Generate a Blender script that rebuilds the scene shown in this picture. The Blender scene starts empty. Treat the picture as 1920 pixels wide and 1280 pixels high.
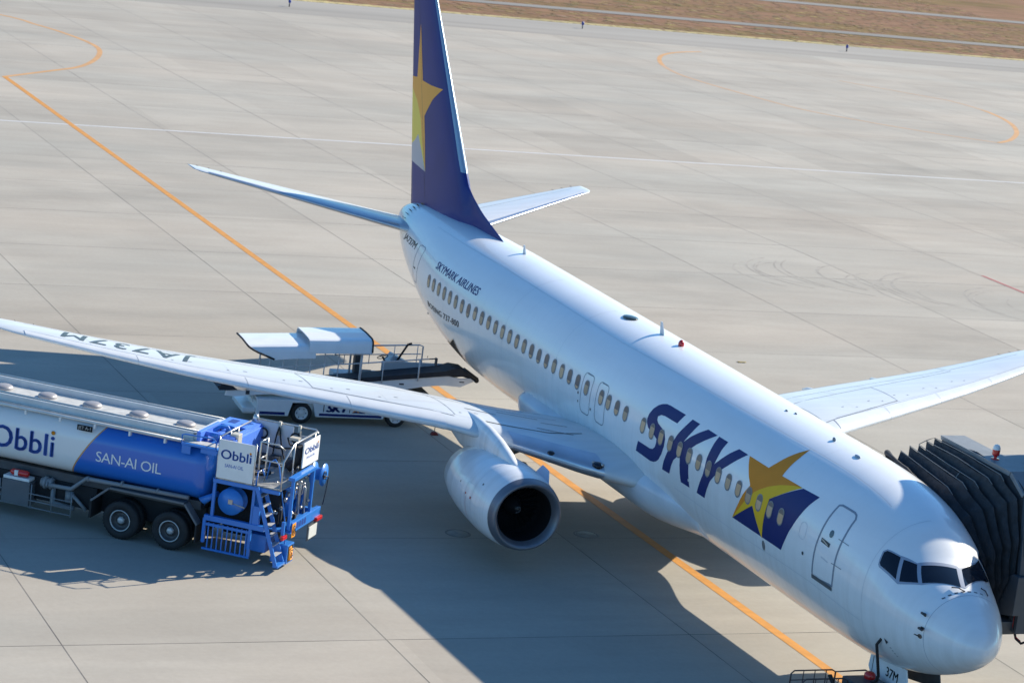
import bpy, bmesh, math, random
from mathutils import Vector, Matrix
random.seed(7)
R = math.radians
S = bpy.context.scene
COL = S.collection

# ------------------------------------------------------------------ camera
AZ, EL, ROLL, FPX = -.42259938, -.21275909, .1252956, 5071.5886
cd = bpy.data.cameras.new('camera'); camo = bpy.data.objects.new('camera', cd); COL.objects.link(camo)
fw = Vector((math.cos(EL)*math.cos(AZ), math.cos(EL)*math.sin(AZ), math.sin(EL)))
rt = fw.cross(Vector((0, 0, 1))).normalized(); up = rt.cross(fw)
r2 = rt*math.cos(ROLL) + up*math.sin(ROLL); u2 = -rt*math.sin(ROLL) + up*math.cos(ROLL)
M = Matrix((r2, u2, -fw)).transposed().to_4x4(); M.translation = Vector((-47.45895, 33.84963, 20.8155))
camo.matrix_world = M
cd.sensor_width = 36; cd.lens = FPX/1920*36; cd.clip_start = 1; cd.clip_end = 6000
cd.dof.use_dof = True; cd.dof.focus_distance = 58; cd.dof.aperture_fstop = 2.6
S.camera = camo

# ------------------------------------------------------------------ sky, sun, exposure
SUN = Vector((.38, -1.58, 1.0)).normalized()
sel = math.asin(SUN.z); srot = math.atan2(SUN.x, SUN.y)
w = bpy.data.worlds.new('World'); S.world = w; w.use_nodes = True
nt = w.node_tree; sk = nt.nodes.new('ShaderNodeTexSky'); sk.sky_type = 'NISHITA'; sk.sun_disc = False
sk.sun_elevation = sel; sk.sun_rotation = srot; sk.air_density = 1.0; sk.dust_density = .3; sk.ozone_density = 2.0
tint = nt.nodes.new('ShaderNodeMix'); tint.data_type = 'RGBA'; tint.blend_type = 'MULTIPLY'; tint.inputs[0].default_value = 1; tint.inputs[7].default_value = (.63, 1.06, 1.37, 1)
nt.links.new(sk.outputs[0], tint.inputs[6]); nt.links.new(tint.outputs[2], nt.nodes['Background'].inputs[0]); nt.nodes['Background'].inputs[1].default_value = .088
sd = bpy.data.lights.new('sun', 'SUN'); sd.energy = 5.0; sd.angle = R(.5); sd.color = (1.0, .910, .750)
so = bpy.data.objects.new('sun', sd); COL.objects.link(so); so.rotation_euler = SUN.to_track_quat('Z', 'Y').to_euler()
S.view_settings.view_transform = 'Standard'; S.view_settings.look = 'None'; S.view_settings.gamma = 1
S.view_settings.exposure = .70

# ------------------------------------------------------------------ materials
MATS = {}
def mat(name, col, rough=.5, metal=0, coat=0, noise=0, nscale=3, emit=None, trans=0, bump=0, alpha=1, stretch=(1, 1, 1), spec=None):
    if name in MATS: return MATS[name]
    m = bpy.data.materials.new(name); m.use_nodes = True; t = m.node_tree; b = t.nodes['Principled BSDF']
    b.inputs['Base Color'].default_value = (*col, 1); b.inputs['Roughness'].default_value = rough
    b.inputs['Metallic'].default_value = metal; b.inputs['Coat Weight'].default_value = coat
    b.inputs['Coat Roughness'].default_value = .06
    if spec is not None: b.inputs['Specular IOR Level'].default_value = spec
    if alpha < 1: b.inputs['Alpha'].default_value = alpha
    if trans: b.inputs['Transmission Weight'].default_value = trans
    if emit: b.inputs['Emission Color'].default_value = (*emit, 1); b.inputs['Emission Strength'].default_value = 1
    tc = t.nodes.new('ShaderNodeTexCoord'); mp = t.nodes.new('ShaderNodeMapping'); mp.inputs['Scale'].default_value = stretch
    n = t.nodes.new('ShaderNodeTexNoise'); n.inputs['Scale'].default_value = nscale; n.inputs['Detail'].default_value = 5
    t.links.new(tc.outputs['Object'], mp.inputs[0]); t.links.new(mp.outputs[0], n.inputs['Vector'])
    r = t.nodes.new('ShaderNodeValToRGB'); k = max(noise, .02)
    r.color_ramp.elements[0].position = .3; r.color_ramp.elements[1].position = .7
    r.color_ramp.elements[0].color = (*[c*(1-k) for c in col], 1); r.color_ramp.elements[1].color = (*[min(1, c*(1+k*.5)) for c in col], 1)
    t.links.new(n.outputs['Fac'], r.inputs[0]); t.links.new(r.outputs[0], b.inputs['Base Color'])
    if bump:
        bp = t.nodes.new('ShaderNodeBump'); bp.inputs['Strength'].default_value = bump; bp.inputs['Distance'].default_value = .02
        t.links.new(n.outputs['Fac'], bp.inputs['Height']); t.links.new(bp.outputs[0], b.inputs['Normal'])
    MATS[name] = m; return m

WHITE = mat('aircraft white paint', (.80, .81, .82), .28, coat=.5, noise=.05, nscale=.7, stretch=(.4, 1, 3))
def grime(m):
    t = m.node_tree; N, L = t.nodes, t.links; b = N['Principled BSDF']; src = b.inputs['Base Color'].links[0].from_socket
    tc = N.new('ShaderNodeTexCoord'); mp = N.new('ShaderNodeMapping'); mp.inputs['Scale'].default_value = (2.6, .5, .22); n = N.new('ShaderNodeTexNoise'); n.inputs['Scale'].default_value = 1.6; n.inputs['Detail'].default_value = 7; n.inputs['Roughness'].default_value = .65
    L.new(tc.outputs['Object'], mp.inputs[0]); L.new(mp.outputs[0], n.inputs['Vector'])
    sp = N.new('ShaderNodeSeparateXYZ'); L.new(tc.outputs['Object'], sp.inputs[0]); h = N.new('ShaderNodeMapRange'); L.new(sp.outputs[2], h.inputs[0]); h.inputs[1].default_value = 4.0; h.inputs[2].default_value = 1.6; h.inputs[3].default_value = .12; h.inputs[4].default_value = 1.0
    r = N.new('ShaderNodeMapRange'); L.new(n.outputs['Fac'], r.inputs[0]); r.inputs[1].default_value = .45; r.inputs[2].default_value = .75; r.inputs[3].default_value = 0; r.inputs[4].default_value = .55
    k = N.new('ShaderNodeMath'); k.operation = 'MULTIPLY'; L.new(h.outputs[0], k.inputs[0]); L.new(r.outputs[0], k.inputs[1])
    mx = N.new('ShaderNodeMix'); mx.data_type = 'RGBA'; L.new(k.outputs[0], mx.inputs[0]); L.new(src, mx.inputs[6]); mx.inputs[7].default_value = (.52, .51, .49, 1); L.new(mx.outputs[2], b.inputs['Base Color'])
grime(WHITE)
WINGG = mat('wing light grey paint', (.60, .63, .65), .38, coat=.2, noise=.07, nscale=1.2, stretch=(3, .3, 1))
SLAT = mat('leading edge light grey', (.70, .71, .72), .3, coat=.3, noise=.06, nscale=2)
BARE = mat('bare aluminium', (.50, .53, .58), .30, metal=.75, noise=.12, nscale=1.5)
LIP = mat('inlet lip metal', (.19, .20, .23), .42, metal=.6, noise=.12, nscale=2)
NAVY = mat('navy livery paint', (.014, .026, .14), .5, coat=.03, noise=.05, spec=.2)
GOLD = mat('golden yellow livery paint', (.70, .25, .022), .55, noise=.04, spec=.15)
YELL = mat('lemon yellow livery paint', (.80, .48, .025), .55, noise=.04, spec=.15)
SLTB = mat('grey blue livery paint', (.28, .33, .40), .35, coat=.3)
DARK = mat('dark lettering', (.03, .035, .045), .5)
LINE = mat('panel gap grey', (.20, .23, .27), .6)
FAINT = mat('faint panel seam', (.58, .61, .65), .5)
WFRAME = mat('window surround grey', (.16, .18, .21), .4, noise=.1)
GLASS = mat('cockpit glass', (.006, .010, .020), .08, spec=.45)
BLACK = mat('black rubber', (.018, .018, .020), .75, noise=.3, nscale=6)
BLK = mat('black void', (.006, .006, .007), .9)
FAN = mat('fan blade titanium', (.035, .037, .042), .4, metal=.7)
STEEL = mat('brushed steel', (.42, .42, .42), .35, metal=.8, noise=.1, nscale=8)
CHROME = mat('stainless tube', (.62, .60, .56), .28, metal=.7)
DKG = mat('dark grey chassis paint', (.055, .062, .072), .55, noise=.25, nscale=4)
MIDG = mat('mid grey paint', (.20, .22, .24), .5, noise=.1, nscale=3)
TBLUE = mat('truck royal blue paint', (.018, .115, .46), .30, coat=.35, noise=.06, nscale=2)
FBLUE = mat('rear frame blue paint', (.03, .19, .60), .38, coat=.2, noise=.08, nscale=5)
TWHITE = mat('truck white paint', (.74, .74, .72), .35, coat=.3, noise=.05, nscale=2)
PANELW = mat('sign board white', (.76, .77, .76), .5, noise=.05, nscale=6)
LBLUE = mat('sign blue lettering', (.03, .12, .48), .5)
ALU = mat('tank aluminium', (.60, .60, .58), .4, metal=.35, noise=.12, nscale=5)
LWHITE = mat('loader white paint', (.76, .77, .78), .35, coat=.3, noise=.07, nscale=3)
LTUBE = mat('loader grey tube', (.52, .54, .57), .4, coat=.1)
CANOP = mat('canopy white fibreglass', (.78, .79, .80), .3, coat=.3, noise=.05, nscale=2)
BELT = mat('conveyor belt black', (.015, .02, .03), .65, noise=.2, nscale=10)
REDL = mat('red lamp lens', (.55, .015, .012), .25, coat=.5)
ORNG = mat('orange plate', (.85, .33, .02), .45)
BRASS = mat('dark brown rail paint', (.09, .055, .05), .5, noise=.2, nscale=8)
FABR = mat('black canopy fabric', (.034, .037, .044), .8, noise=.45, nscale=5, bump=.6)
BRDG = mat('jet bridge dark grey panel', (.075, .085, .10), .5, noise=.1, nscale=2)
BRRF = mat('jet bridge light grey roof', (.20, .215, .23), .55, noise=.15, nscale=3)
BLIND = {}
def blind_mat(i):
    k = i % 4
    c = [(.62, .40, .24), (.57, .39, .25), (.66, .44, .27), (.50, .35, .23)][k]
    m = mat('window blind %d' % k, c, .5, coat=.05, noise=.10, nscale=4, spec=.2)
    return m

# ------------------------------------------------------------------ object helpers
def link(o, parent=None):
    COL.objects.link(o)
    if parent is not None: o.parent = parent
    return o
def tag(o, label=None, cat=None, group=None, kind=None):
    if label: o['label'] = label
    if cat: o['category'] = cat
    if group: o['group'] = group
    if kind: o['kind'] = kind
    return o
def empty(name, loc=(0, 0, 0), rz=0):
    o = bpy.data.objects.new(name, None); o.location = loc; o.rotation_euler = (0, 0, rz); o.empty_display_size = .3
    return link(o)
def cross(a, b): return Vector(a).cross(Vector(b))
class MB:
    def __init__(s): s.v = []; s.f = []; s.m = []; s.sm = []
    def add(s, vs, fs, mi=0, smooth=False):
        k = len(s.v); s.v += [tuple(p) for p in vs]
        for f in fs: s.f.append([i+k for i in f]); s.m.append(mi); s.sm.append(smooth)
        return s
    def box(s, c, d, rot=None, mi=0, bev=0):
        hx, hy, hz = d[0]/2, d[1]/2, d[2]/2; c = Vector(c)
        vs = [Vector((x*hx, y*hy, z*hz)) for x in (-1, 1) for y in (-1, 1) for z in (-1, 1)]
        if rot: vs = [rot @ v for v in vs]
        return s.add([c+v for v in vs], [(0, 1, 3, 2), (4, 6, 7, 5), (0, 4, 5, 1), (2, 3, 7, 6), (0, 2, 6, 4), (1, 5, 7, 3)], mi)
    def b2(s, x0, x1, y0, y1, z0, z1, mi=0):
        return s.box(((x0+x1)/2, (y0+y1)/2, (z0+z1)/2), (abs(x1-x0), abs(y1-y0), abs(z1-z0)), mi=mi)
    def tube(s, pts, r, n=8, mi=0, cap=True, smooth=True, radii=None):
        pts = [Vector(p) for p in pts]; N = len(pts); rings = []; prev = None
        for i, p in enumerate(pts):
            t = (pts[min(i+1, N-1)]-pts[max(i-1, 0)]).normalized()
            a = prev if prev is not None else (Vector((0, 0, 1)) if abs(t.z) < .9 else Vector((1, 0, 0)))
            x = (a - t*a.dot(t)).normalized(); y = t.cross(x); prev = x
            rr = radii[i] if radii else r
            if 0 < i < N-1:
                c = (pts[i]-pts[i-1]).normalized().dot((pts[i+1]-pts[i]).normalized()); rr = rr/max(.6, math.sqrt(max(.1, (1+c)/2)))
            rings.append([p+(x*math.cos(2*math.pi*k/n)+y*math.sin(2*math.pi*k/n))*rr for k in range(n)])
        vs = [q for r_ in rings for q in r_]; fs = []
        for i in range(N-1):
            for k in range(n):
                k2 = (k+1) % n; fs.append((i*n+k, i*n+k2, (i+1)*n+k2, (i+1)*n+k))
        s.add(vs, fs, mi, smooth)
        if cap: s.add(rings[0], [tuple(range(n))[::-1]], mi); s.add(rings[-1], [tuple(range(n))], mi)
        return s
    def lathe(s, prof, c, axis='x', n=40, mi=0, close=False, smooth=True, sx=1, sy=1):
        # prof: list of (a, r) along axis
        c = Vector(c); vs = []
        for a, r in prof:
            for k in range(n):
                th = 2*math.pi*k/n; p, q = r*math.cos(th)*sx, r*math.sin(th)*sy
                vs.append(c+Vector({'x': (a, p, q), 'y': (p, a, q), 'z': (p, q, a)}[axis]))
        fs = []; P = len(prof)
        for i in range(P-1 if not close else P):
            j = (i+1) % P
            for k in range(n):
                k2 = (k+1) % n; fs.append((i*n+k, i*n+k2, j*n+k2, j*n+k))
        return s.add(vs, fs, mi, smooth)
    def prism(s, poly, a0, a1, axis='y', mi=0):
        # poly in the other two coords (ordered), extruded along axis
        def P(p, a): return {'y': (p[0], a, p[1]), 'x': (a, p[0], p[1]), 'z': (p[0], p[1], a)}[axis]
        n = len(poly); vs = [P(p, a0) for p in poly]+[P(p, a1) for p in poly]
        fs = [tuple(range(n)), tuple(range(n, 2*n))[::-1]]+[(i, (i+1) % n, n+(i+1) % n, n+i) for i in range(n)]
        return s.add(vs, fs, mi)
    def loft(s, rings, mi=0, closed=True, caps=(True, True), smooth=True):
        n = len(rings[0]); vs = [p for r_ in rings for p in r_]; fs = []
        for i in range(len(rings)-1):
            for k in range(n if closed else n-1):
                k2 = (k+1) % n; fs.append((i*n+k, i*n+k2, (i+1)*n+k2, (i+1)*n+k))
        s.add(vs, fs, mi, smooth)
        if caps[0]: s.add(rings[0], [tuple(range(n))[::-1]], mi)
        if caps[1]: s.add(rings[-1], [tuple(range(n))], mi)
        return s
    def build(s, name, mats, parent=None, bevel=0, fix=True):
        me = bpy.data.meshes.new(name); me.from_pydata(s.v, [], s.f)
        if not isinstance(mats, (list, tuple)): mats = [mats]
        for m in mats: me.materials.append(m)
        for p, mi, sm in zip(me.polygons, s.m, s.sm): p.material_index = mi; p.use_smooth = sm
        if fix:
            bm = bmesh.new(); bm.from_mesh(me); bmesh.ops.remove_doubles(bm, verts=bm.verts, dist=1e-5)
            bmesh.ops.recalc_face_normals(bm, faces=bm.faces); bm.to_mesh(me); bm.free()
        me.update(); o = bpy.data.objects.new(name, me); link(o, parent)
        if bevel:
            b = o.modifiers.new('bevel', 'BEVEL'); b.width = bevel; b.segments = 2; b.limit_method = 'ANGLE'; b.angle_limit = R(40)
        return o

def tri2d(poly, cuts_x=(), cuts_y=()):
    """polygon (list of 2d) -> verts, faces, bisected at the given lines"""
    bm = bmesh.new(); vs = [bm.verts.new((p[0], p[1], 0)) for p in poly]; bm.faces.new(vs)
    bmesh.ops.triangulate(bm, faces=bm.faces)
    for c in cuts_x: bmesh.ops.bisect_plane(bm, geom=bm.verts[:]+bm.edges[:]+bm.faces[:], plane_co=(c, 0, 0), plane_no=(1, 0, 0))
    for c in cuts_y: bmesh.ops.bisect_plane(bm, geom=bm.verts[:]+bm.edges[:]+bm.faces[:], plane_co=(0, c, 0), plane_no=(0, 1, 0))
    bm.verts.ensure_lookup_table(); bm.verts.index_update()
    v = [(q.co.x, q.co.y) for q in bm.verts]; f = [tuple(q.index for q in fa.verts) for fa in bm.faces]; bm.free(); return v, f
def text2d(body, bold=.0, shear=0, spacing=1.0):
    c = bpy.data.curves.new('tmp', 'FONT'); c.body = body; c.offset = bold; c.shear = shear; c.space_character = spacing; c.resolution_u = 3
    o = bpy.data.objects.new('tmp', c); COL.objects.link(o)
    dg = bpy.context.evaluated_depsgraph_get(); dg.update(); me = bpy.data.meshes.new_from_object(o.evaluated_get(dg))
    v = [(p.co.x, p.co.y) for p in me.vertices]; f = [tuple(p.vertices) for p in me.polygons]
    bpy.data.objects.remove(o); bpy.data.curves.remove(c); bpy.data.meshes.remove(me)
    x0 = min(p[0] for p in v); x1 = max(p[0] for p in v)
    v = [((p[0]-x0), p[1]) for p in v]; return v, f, x1-x0
def text_obj(name, body, o, ux, uy, width, cap, material, parent=None, bold=.015, shear=0, spacing=1.0, eps=.004, mapper=None, cuts=None):
    """text on a plane: origin o, unit vectors ux, uy; or through mapper(u,v)"""
    v, f, W = text2d(body, 0, shear, spacing); sx = width/W; sy = cap/.70
    if bold:   # heavier weight: the same outline laid down again a little to each side
        v0, f0 = v, f; v, f = [], []
        for dx, dy in ((-bold, 0), (bold, 0), (0, bold*.6), (0, -bold*.6)):
            k = len(v); v += [(q[0]+dx, q[1]+dy) for q in v0]; f += [tuple(i+k for i in q) for q in f0]
    bm = bmesh.new(); bv = [bm.verts.new((p[0]*sx, p[1]*sy, 0)) for p in v]
    for q in f:
        try: bm.faces.new([bv[i] for i in q])
        except ValueError: pass
    if cuts:
        for k in range(-2, cuts+4):
            bmesh.ops.bisect_plane(bm, geom=bm.verts[:]+bm.edges[:]+bm.faces[:], plane_co=(0, cap*k/cuts, 0), plane_no=(0, 1, 0))
    if mapper is None:
        o = Vector(o); ux = Vector(ux).normalized(); uy = Vector(uy).normalized(); nn = ux.cross(uy)
        mapper = lambda a, b: o+ux*a+uy*b+nn*eps
    for q in bm.verts: q.co = Vector(mapper(q.co.x, q.co.y))
    me = bpy.data.meshes.new(name); bm.to_mesh(me); bm.free(); me.materials.append(material)
    return link(bpy.data.objects.new(name, me), parent)

# x, ztop, zbot, halfwidth, zwidest
FS=[(0.30,2.80,2.68,.06,2.74),(.38,3.0,2.5,.28,2.75),(.58,3.22,2.30,.52,2.77),(.95,3.50,2.05,.80,2.82),(1.4,3.75,1.82,1.05,2.88),(2.0,4.00,1.58,1.29,2.98),(2.3,4.13,1.49,1.39,3.04),(2.7,4.48,1.39,1.49,3.12),(3.1,4.81,1.31,1.585,3.20),(3.6,5.04,1.25,1.68,3.29),(4.2,5.23,1.21,1.76,3.39),(5.0,5.36,1.19,1.83,3.48),(6.0,5.43,1.18,1.87,3.54),(7.2,5.45,1.17,1.88,3.57),(16,5.45,1.17,1.88,3.57),(26,5.45,1.17,1.88,3.57),(28,5.45,1.22,1.86,3.57),(30,5.44,1.42,1.78,3.59),(32,5.42,1.82,1.60,3.69),(34,5.36,2.45,1.31,3.9),(36,5.24,3.3,.92,4.22),(37.0,5.10,3.85,.62,4.45),(37.6,4.94,4.2,.42,4.57),(37.8,4.8,4.35,.24,4.6)]
def _slopes(X,Y):
    n=len(X);h=[X[i+1]-X[i] for i in range(n-1)];d=[(Y[i+1]-Y[i])/h[i] for i in range(n-1)]
    m=[0]*n;m[0]=d[0];m[-1]=d[-1]
    for i in range(1,n-1):
        if d[i-1]*d[i]<=0:m[i]=0
        else:
            w1=2*h[i]+h[i-1];w2=h[i]+2*h[i-1];m[i]=(w1+w2)/(w1/d[i-1]+w2/d[i])
    return m
FX=[s[0] for s in FS];FC=[[s[k] for s in FS] for k in range(1,5)];FM=[_slopes(FX,c) for c in FC]
def sect(x):
    x=min(max(x,FX[0]),FX[-1]);i=0
    while i<len(FX)-2 and x>FX[i+1]:i+=1
    h=FX[i+1]-FX[i];t=(x-FX[i])/h;r=[]
    for Y,m in zip(FC,FM):
        r.append((2*t**3-3*t*t+1)*Y[i]+(t**3-2*t*t+t)*h*m[i]+(-2*t**3+3*t*t)*Y[i+1]+(t**3-t*t)*h*m[i+1])
    return r
def fpt(x,th,e=0):
    zt,zb,hw,zw=sect(x);c=math.cos(th)
    v=(zt-zw) if c>0 else (zw-zb)
    y,z=(hw)*math.sin(th),v*c
    if e:
        ny,nz=math.sin(th)/max(hw,.01),c/max(v,.01);l=math.hypot(ny,nz);y+=e*ny/l;z+=e*nz/l
    return (x,y,zw+z)
# ------------------------------------------------------------------ ground
def nodes(m):
    t = m.node_tree; return t, t.nodes, t.links
def concrete():
    m = bpy.data.materials.new('apron concrete'); m.use_nodes = True; t, N, L = nodes(m); b = N['Principled BSDF']
    b.inputs['Roughness'].default_value = .85; b.inputs['Specular IOR Level'].default_value = .25
    tc = N.new('ShaderNodeTexCoord')
    def noise(scale, st, det=5, rgh=.6):
        mp = N.new('ShaderNodeMapping'); mp.inputs['Scale'].default_value = st; n = N.new('ShaderNodeTexNoise')
        n.inputs['Scale'].default_value = scale; n.inputs['Detail'].default_value = det; n.inputs['Roughness'].default_value = rgh
        L.new(tc.outputs['Object'], mp.inputs[0]); L.new(mp.outputs[0], n.inputs['Vector']); return n.outputs['Fac']
    # per-slab tone: snap coordinates to the joint grid
    sep = N.new('ShaderNodeSeparateXYZ'); L.new(tc.outputs['Object'], sep.inputs[0])
    def snap(out, off, step):
        a = N.new('ShaderNodeMath'); a.operation = 'SUBTRACT'; L.new(out, a.inputs[0]); a.inputs[1].default_value = off
        d = N.new('ShaderNodeMath'); d.operation = 'DIVIDE'; L.new(a.outputs[0], d.inputs[0]); d.inputs[1].default_value = step
        f = N.new('ShaderNodeMath'); f.operation = 'FLOOR'; L.new(d.outputs[0], f.inputs[0]); return f.outputs[0]
    cb = N.new('ShaderNodeCombineXYZ'); L.new(snap(sep.outputs[0], 9.3, 7.55), cb.inputs[0]); L.new(snap(sep.outputs[1], 2.5, 7.75), cb.inputs[1])
    wn = N.new('ShaderNodeTexWhiteNoise'); wn.noise_dimensions = '3D'; L.new(cb.outputs[0], wn.inputs['Vector'])
    def mul(a, lo, hi, flo=0, fhi=1):
        r = N.new('ShaderNodeMapRange'); L.new(a, r.inputs[0]); r.inputs[1].default_value = flo; r.inputs[2].default_value = fhi
        r.inputs[3].default_value = lo; r.inputs[4].default_value = hi; return r.outputs[0]
    fac = [mul(wn.outputs['Value'], .93, 1.04), mul(noise(.30, (.9, .30, 1)), .93, 1.06, .3, .7), mul(noise(.9, (1.2, .16, 1)), .955, 1.035, .3, .7),
           mul(noise(.06, (1, 1, 1), 3), .92, 1.06, .3, .7), mul(noise(6, (1, 1, 1), 6, .75), .95, 1.04, .3, .7), mul(noise(.5, (1, .5, 1), 4), .95, 1.04, .3, .7)]
    # grime: dark patches, sparse
    fac.append(mul(noise(.13, (1, .35, 1), 6, .65), 1.0, .82, .54, .70))
    cur = fac[0]
    for f_ in fac[1:]:
        a = N.new('ShaderNodeMath'); a.operation = 'MULTIPLY'; L.new(cur, a.inputs[0]); L.new(f_, a.inputs[1]); cur = a.outputs[0]
    mx = N.new('ShaderNodeMix'); mx.data_type = 'RGBA'; L.new(mul(noise(.11, (1, .3, 1), 3), 0, 1, .35, .65), mx.inputs[0])
    mx.inputs[6].default_value = (.385, .342, .288, 1); mx.inputs[7].default_value = (.358, .334, .290, 1)
    vm = N.new('ShaderNodeVectorMath'); vm.operation = 'SCALE'; L.new(mx.outputs[2], vm.inputs[0]); L.new(cur, vm.inputs['Scale']); L.new(vm.outputs[0], b.inputs['Base Color'])
    return m
CONC = concrete()
def grassmat():
    m = bpy.data.materials.new('dry airfield grass'); m.use_nodes = True; t, N, L = nodes(m); b = N['Principled BSDF']; b.inputs['Roughness'].default_value = .95
    b.inputs['Specular IOR Level'].default_value = .1
    tc = N.new('ShaderNodeTexCoord')
    def noise(scale, st, det=5):
        mp = N.new('ShaderNodeMapping'); mp.inputs['Scale'].default_value = st; n = N.new('ShaderNodeTexNoise'); n.inputs['Scale'].default_value = scale
        n.inputs['Detail'].default_value = det; n.inputs['Roughness'].default_value = .7
        L.new(tc.outputs['Object'], mp.inputs[0]); L.new(mp.outputs[0], n.inputs['Vector']); return n.outputs['Fac']
    r = N.new('ShaderNodeValToRGB'); e = r.color_ramp.elements; e[0].position = .25; e[0].color = (.11, .088, .035, 1); e[1].position = .75; e[1].color = (.32, .20, .115, 1)
    for p, c in ((.42, (.20, .135, .055, 1)), (.52, (.245, .14, .082, 1)), (.62, (.27, .15, .09, 1))):
        k = e.new(p); k.color = c
    L.new(noise(.16, (1.2, .22, 1), 9), r.inputs[0])
    n2 = noise(.55, (1.6, .28, 1), 7); mr = N.new('ShaderNodeMapRange'); L.new(n2, mr.inputs[0]); mr.inputs[1].default_value = .3; mr.inputs[2].default_value = .7; mr.inputs[3].default_value = .62; mr.inputs[4].default_value = 1.12
    vm = N.new('ShaderNodeVectorMath'); vm.operation = 'SCALE'; L.new(r.outputs[0], vm.inputs[0]); L.new(mr.outputs[0], vm.inputs['Scale']); L.new(vm.outputs[0], b.inputs['Base Color'])
    return m
GRASS = grassmat()
ASPH = mat('shoulder asphalt', (.295, .272, .24), .9, noise=.16, nscale=.25, stretch=(1, .08, 1))
ASPH2 = mat('dark shoulder edge', (.262, .240, .21), .9, noise=.2, nscale=.3, stretch=(1, .08, 1))
ROADM = mat('service road paving', (.20, .187, .17), .9, noise=.2, nscale=.4, stretch=(1, .1, 1))
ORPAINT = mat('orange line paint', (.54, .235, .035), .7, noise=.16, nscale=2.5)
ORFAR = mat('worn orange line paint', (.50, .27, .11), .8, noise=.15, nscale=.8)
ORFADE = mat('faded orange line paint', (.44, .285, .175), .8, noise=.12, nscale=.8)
WPAINT = mat('white line paint', (.50, .49, .48), .7, noise=.08, nscale=1)
RPAINT = mat('red line paint', (.36, .10, .09), .7, noise=.3, nscale=1)
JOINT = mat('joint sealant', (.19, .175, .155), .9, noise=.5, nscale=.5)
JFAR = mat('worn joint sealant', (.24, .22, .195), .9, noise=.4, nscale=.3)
TYRE = mat('tyre scuff', (.325, .298, .26), .9, noise=.25, nscale=1.2)
def sheet(name, poly, z, material, kind='structure'):
    o = MB().add([(p[0], p[1], z) for p in poly], [tuple(range(len(poly)))]).build(name, material); tag(o, kind=kind); return o
def rect(x0, x1, y0, y1): return [(x0, y0), (x1, y0), (x1, y1), (x0, y1)]
sheet('ground', rect(-2500, 2500, -2500, 2500), -.06, GRASS)
sheet('apron', rect(-260, 147.2, -500, 500), 0, CONC)
sheet('apron_shoulder', rect(147.2, 153.2, -500, 500), -.004, ASPH)
sheet('apron_edge_band', rect(143.6, 147.2, -500, 500), .003, ASPH2)
sheet('verge', rect(153.2, 154.9, -500, 500), -.04, mat('straw yellow verge', (.42, .34, .15), .95, noise=.3, nscale=.6, stretch=(1, .2, 1)))
sheet('service_road', rect(164.1, 166.4, -500, 500), -.03, ROADM)
sheet('taxiway', rect(190.2, 192.8, -500, 500), -.03, ROADM)
def strip(mb, pts, wd, z, closed=False):
    N_ = len(pts); L_, R_ = [], []
    for i in range(N_):
        a = Vector(pts[(i-1) % N_ if closed else max(i-1, 0)]); b = Vector(pts[(i+1) % N_ if closed else min(i+1, N_-1)])
        t = (b-a).normalized(); n = Vector((-t.y, t.x))*wd/2; p = Vector(pts[i]); L_.append(p+n); R_.append(p-n)
    vs = [(q.x, q.y, z) for q in L_]+[(q.x, q.y, z) for q in R_]
    mb.add(vs, [(i, (i+1) % N_, N_+(i+1) % N_, N_+i) for i in range(N_ if closed else N_-1)])
def smooth_pts(P_, n=10):
    out = []
    for i in range(len(P_)-1):
        p0 = P_[max(i-1, 0)]; p1 = P_[i]; p2 = P_[i+1]; p3 = P_[min(i+2, len(P_)-1)]
        for k in range(n):
            t = k/n; out.append(tuple(.5*((2*b)+(-a+c)*t+(2*a-5*b+4*c-d)*t*t+(-a+3*b-3*c+d)*t**3) for a, b, c, d in zip(p0, p1, p2, p3)))
    out.append(P_[-1]); return out
JX = [9.3, 17.15, 24.6, 32.1, 39.7, 47.05, 54.3, 61.6, 68.4, 74.9, 92.6, 100.2, 107.8, 115.4, 123, 130.6, 138.2, 1.7, -5.8, -13.4, -21]
JY = [50.5, 42.5, 34.5, 26.5, 18.45, 10.6, 2.5, -5.2, -13.0, -20.75, -28.5, -36.0, -43.8, -51.5, -59.3, -67, -75, -83, -91]
jm = MB()
for x in JX: strip(jm, [(x, -200), (x, 120)], .032 if x < 45 else .05, .0015)
tag(jm.build('transverse_joints', JFAR, fix=False), kind='structure')
jm = MB(); strip(jm, [(9.3, -30), (9.3, 60)], .032, .0021); strip(jm, [(24.6, -10), (24.6, 60)], .03, .0021)
for y in JY: strip(jm, [(-60, y), (60, y)], .028, .0027)
tag(jm.build('longitudinal_joints', JOINT, fix=False), kind='structure')
jm = MB()
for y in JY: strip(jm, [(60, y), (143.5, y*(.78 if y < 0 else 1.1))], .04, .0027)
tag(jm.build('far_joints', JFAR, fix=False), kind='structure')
mm = MB(); strip(mm, [(-20, 0), (100.2, 0)], .30, .006)
tag(mm.build('centreline_marking', ORPAINT, fix=False), kind='structure')
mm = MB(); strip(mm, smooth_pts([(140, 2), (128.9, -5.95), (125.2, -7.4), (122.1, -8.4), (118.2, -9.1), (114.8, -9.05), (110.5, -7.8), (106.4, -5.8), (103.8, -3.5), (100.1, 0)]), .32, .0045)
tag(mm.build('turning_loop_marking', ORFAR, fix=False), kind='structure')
lp = [(138.7, -61.0), (135.5, -57.8), (130.6, -55.3), (125.7, -54.0), (121.5, -53.95), (115.8, -54.8), (110.3, -56.1), (106.5, -58.8), (103.1, -62.2), (100.7, -65.5), (100.1, -68.5), (102.6, -71.0), (106.5, -73.2), (111.1, -74.4), (116.1, -75), (121, -74.2), (127, -71.5)]
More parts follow.
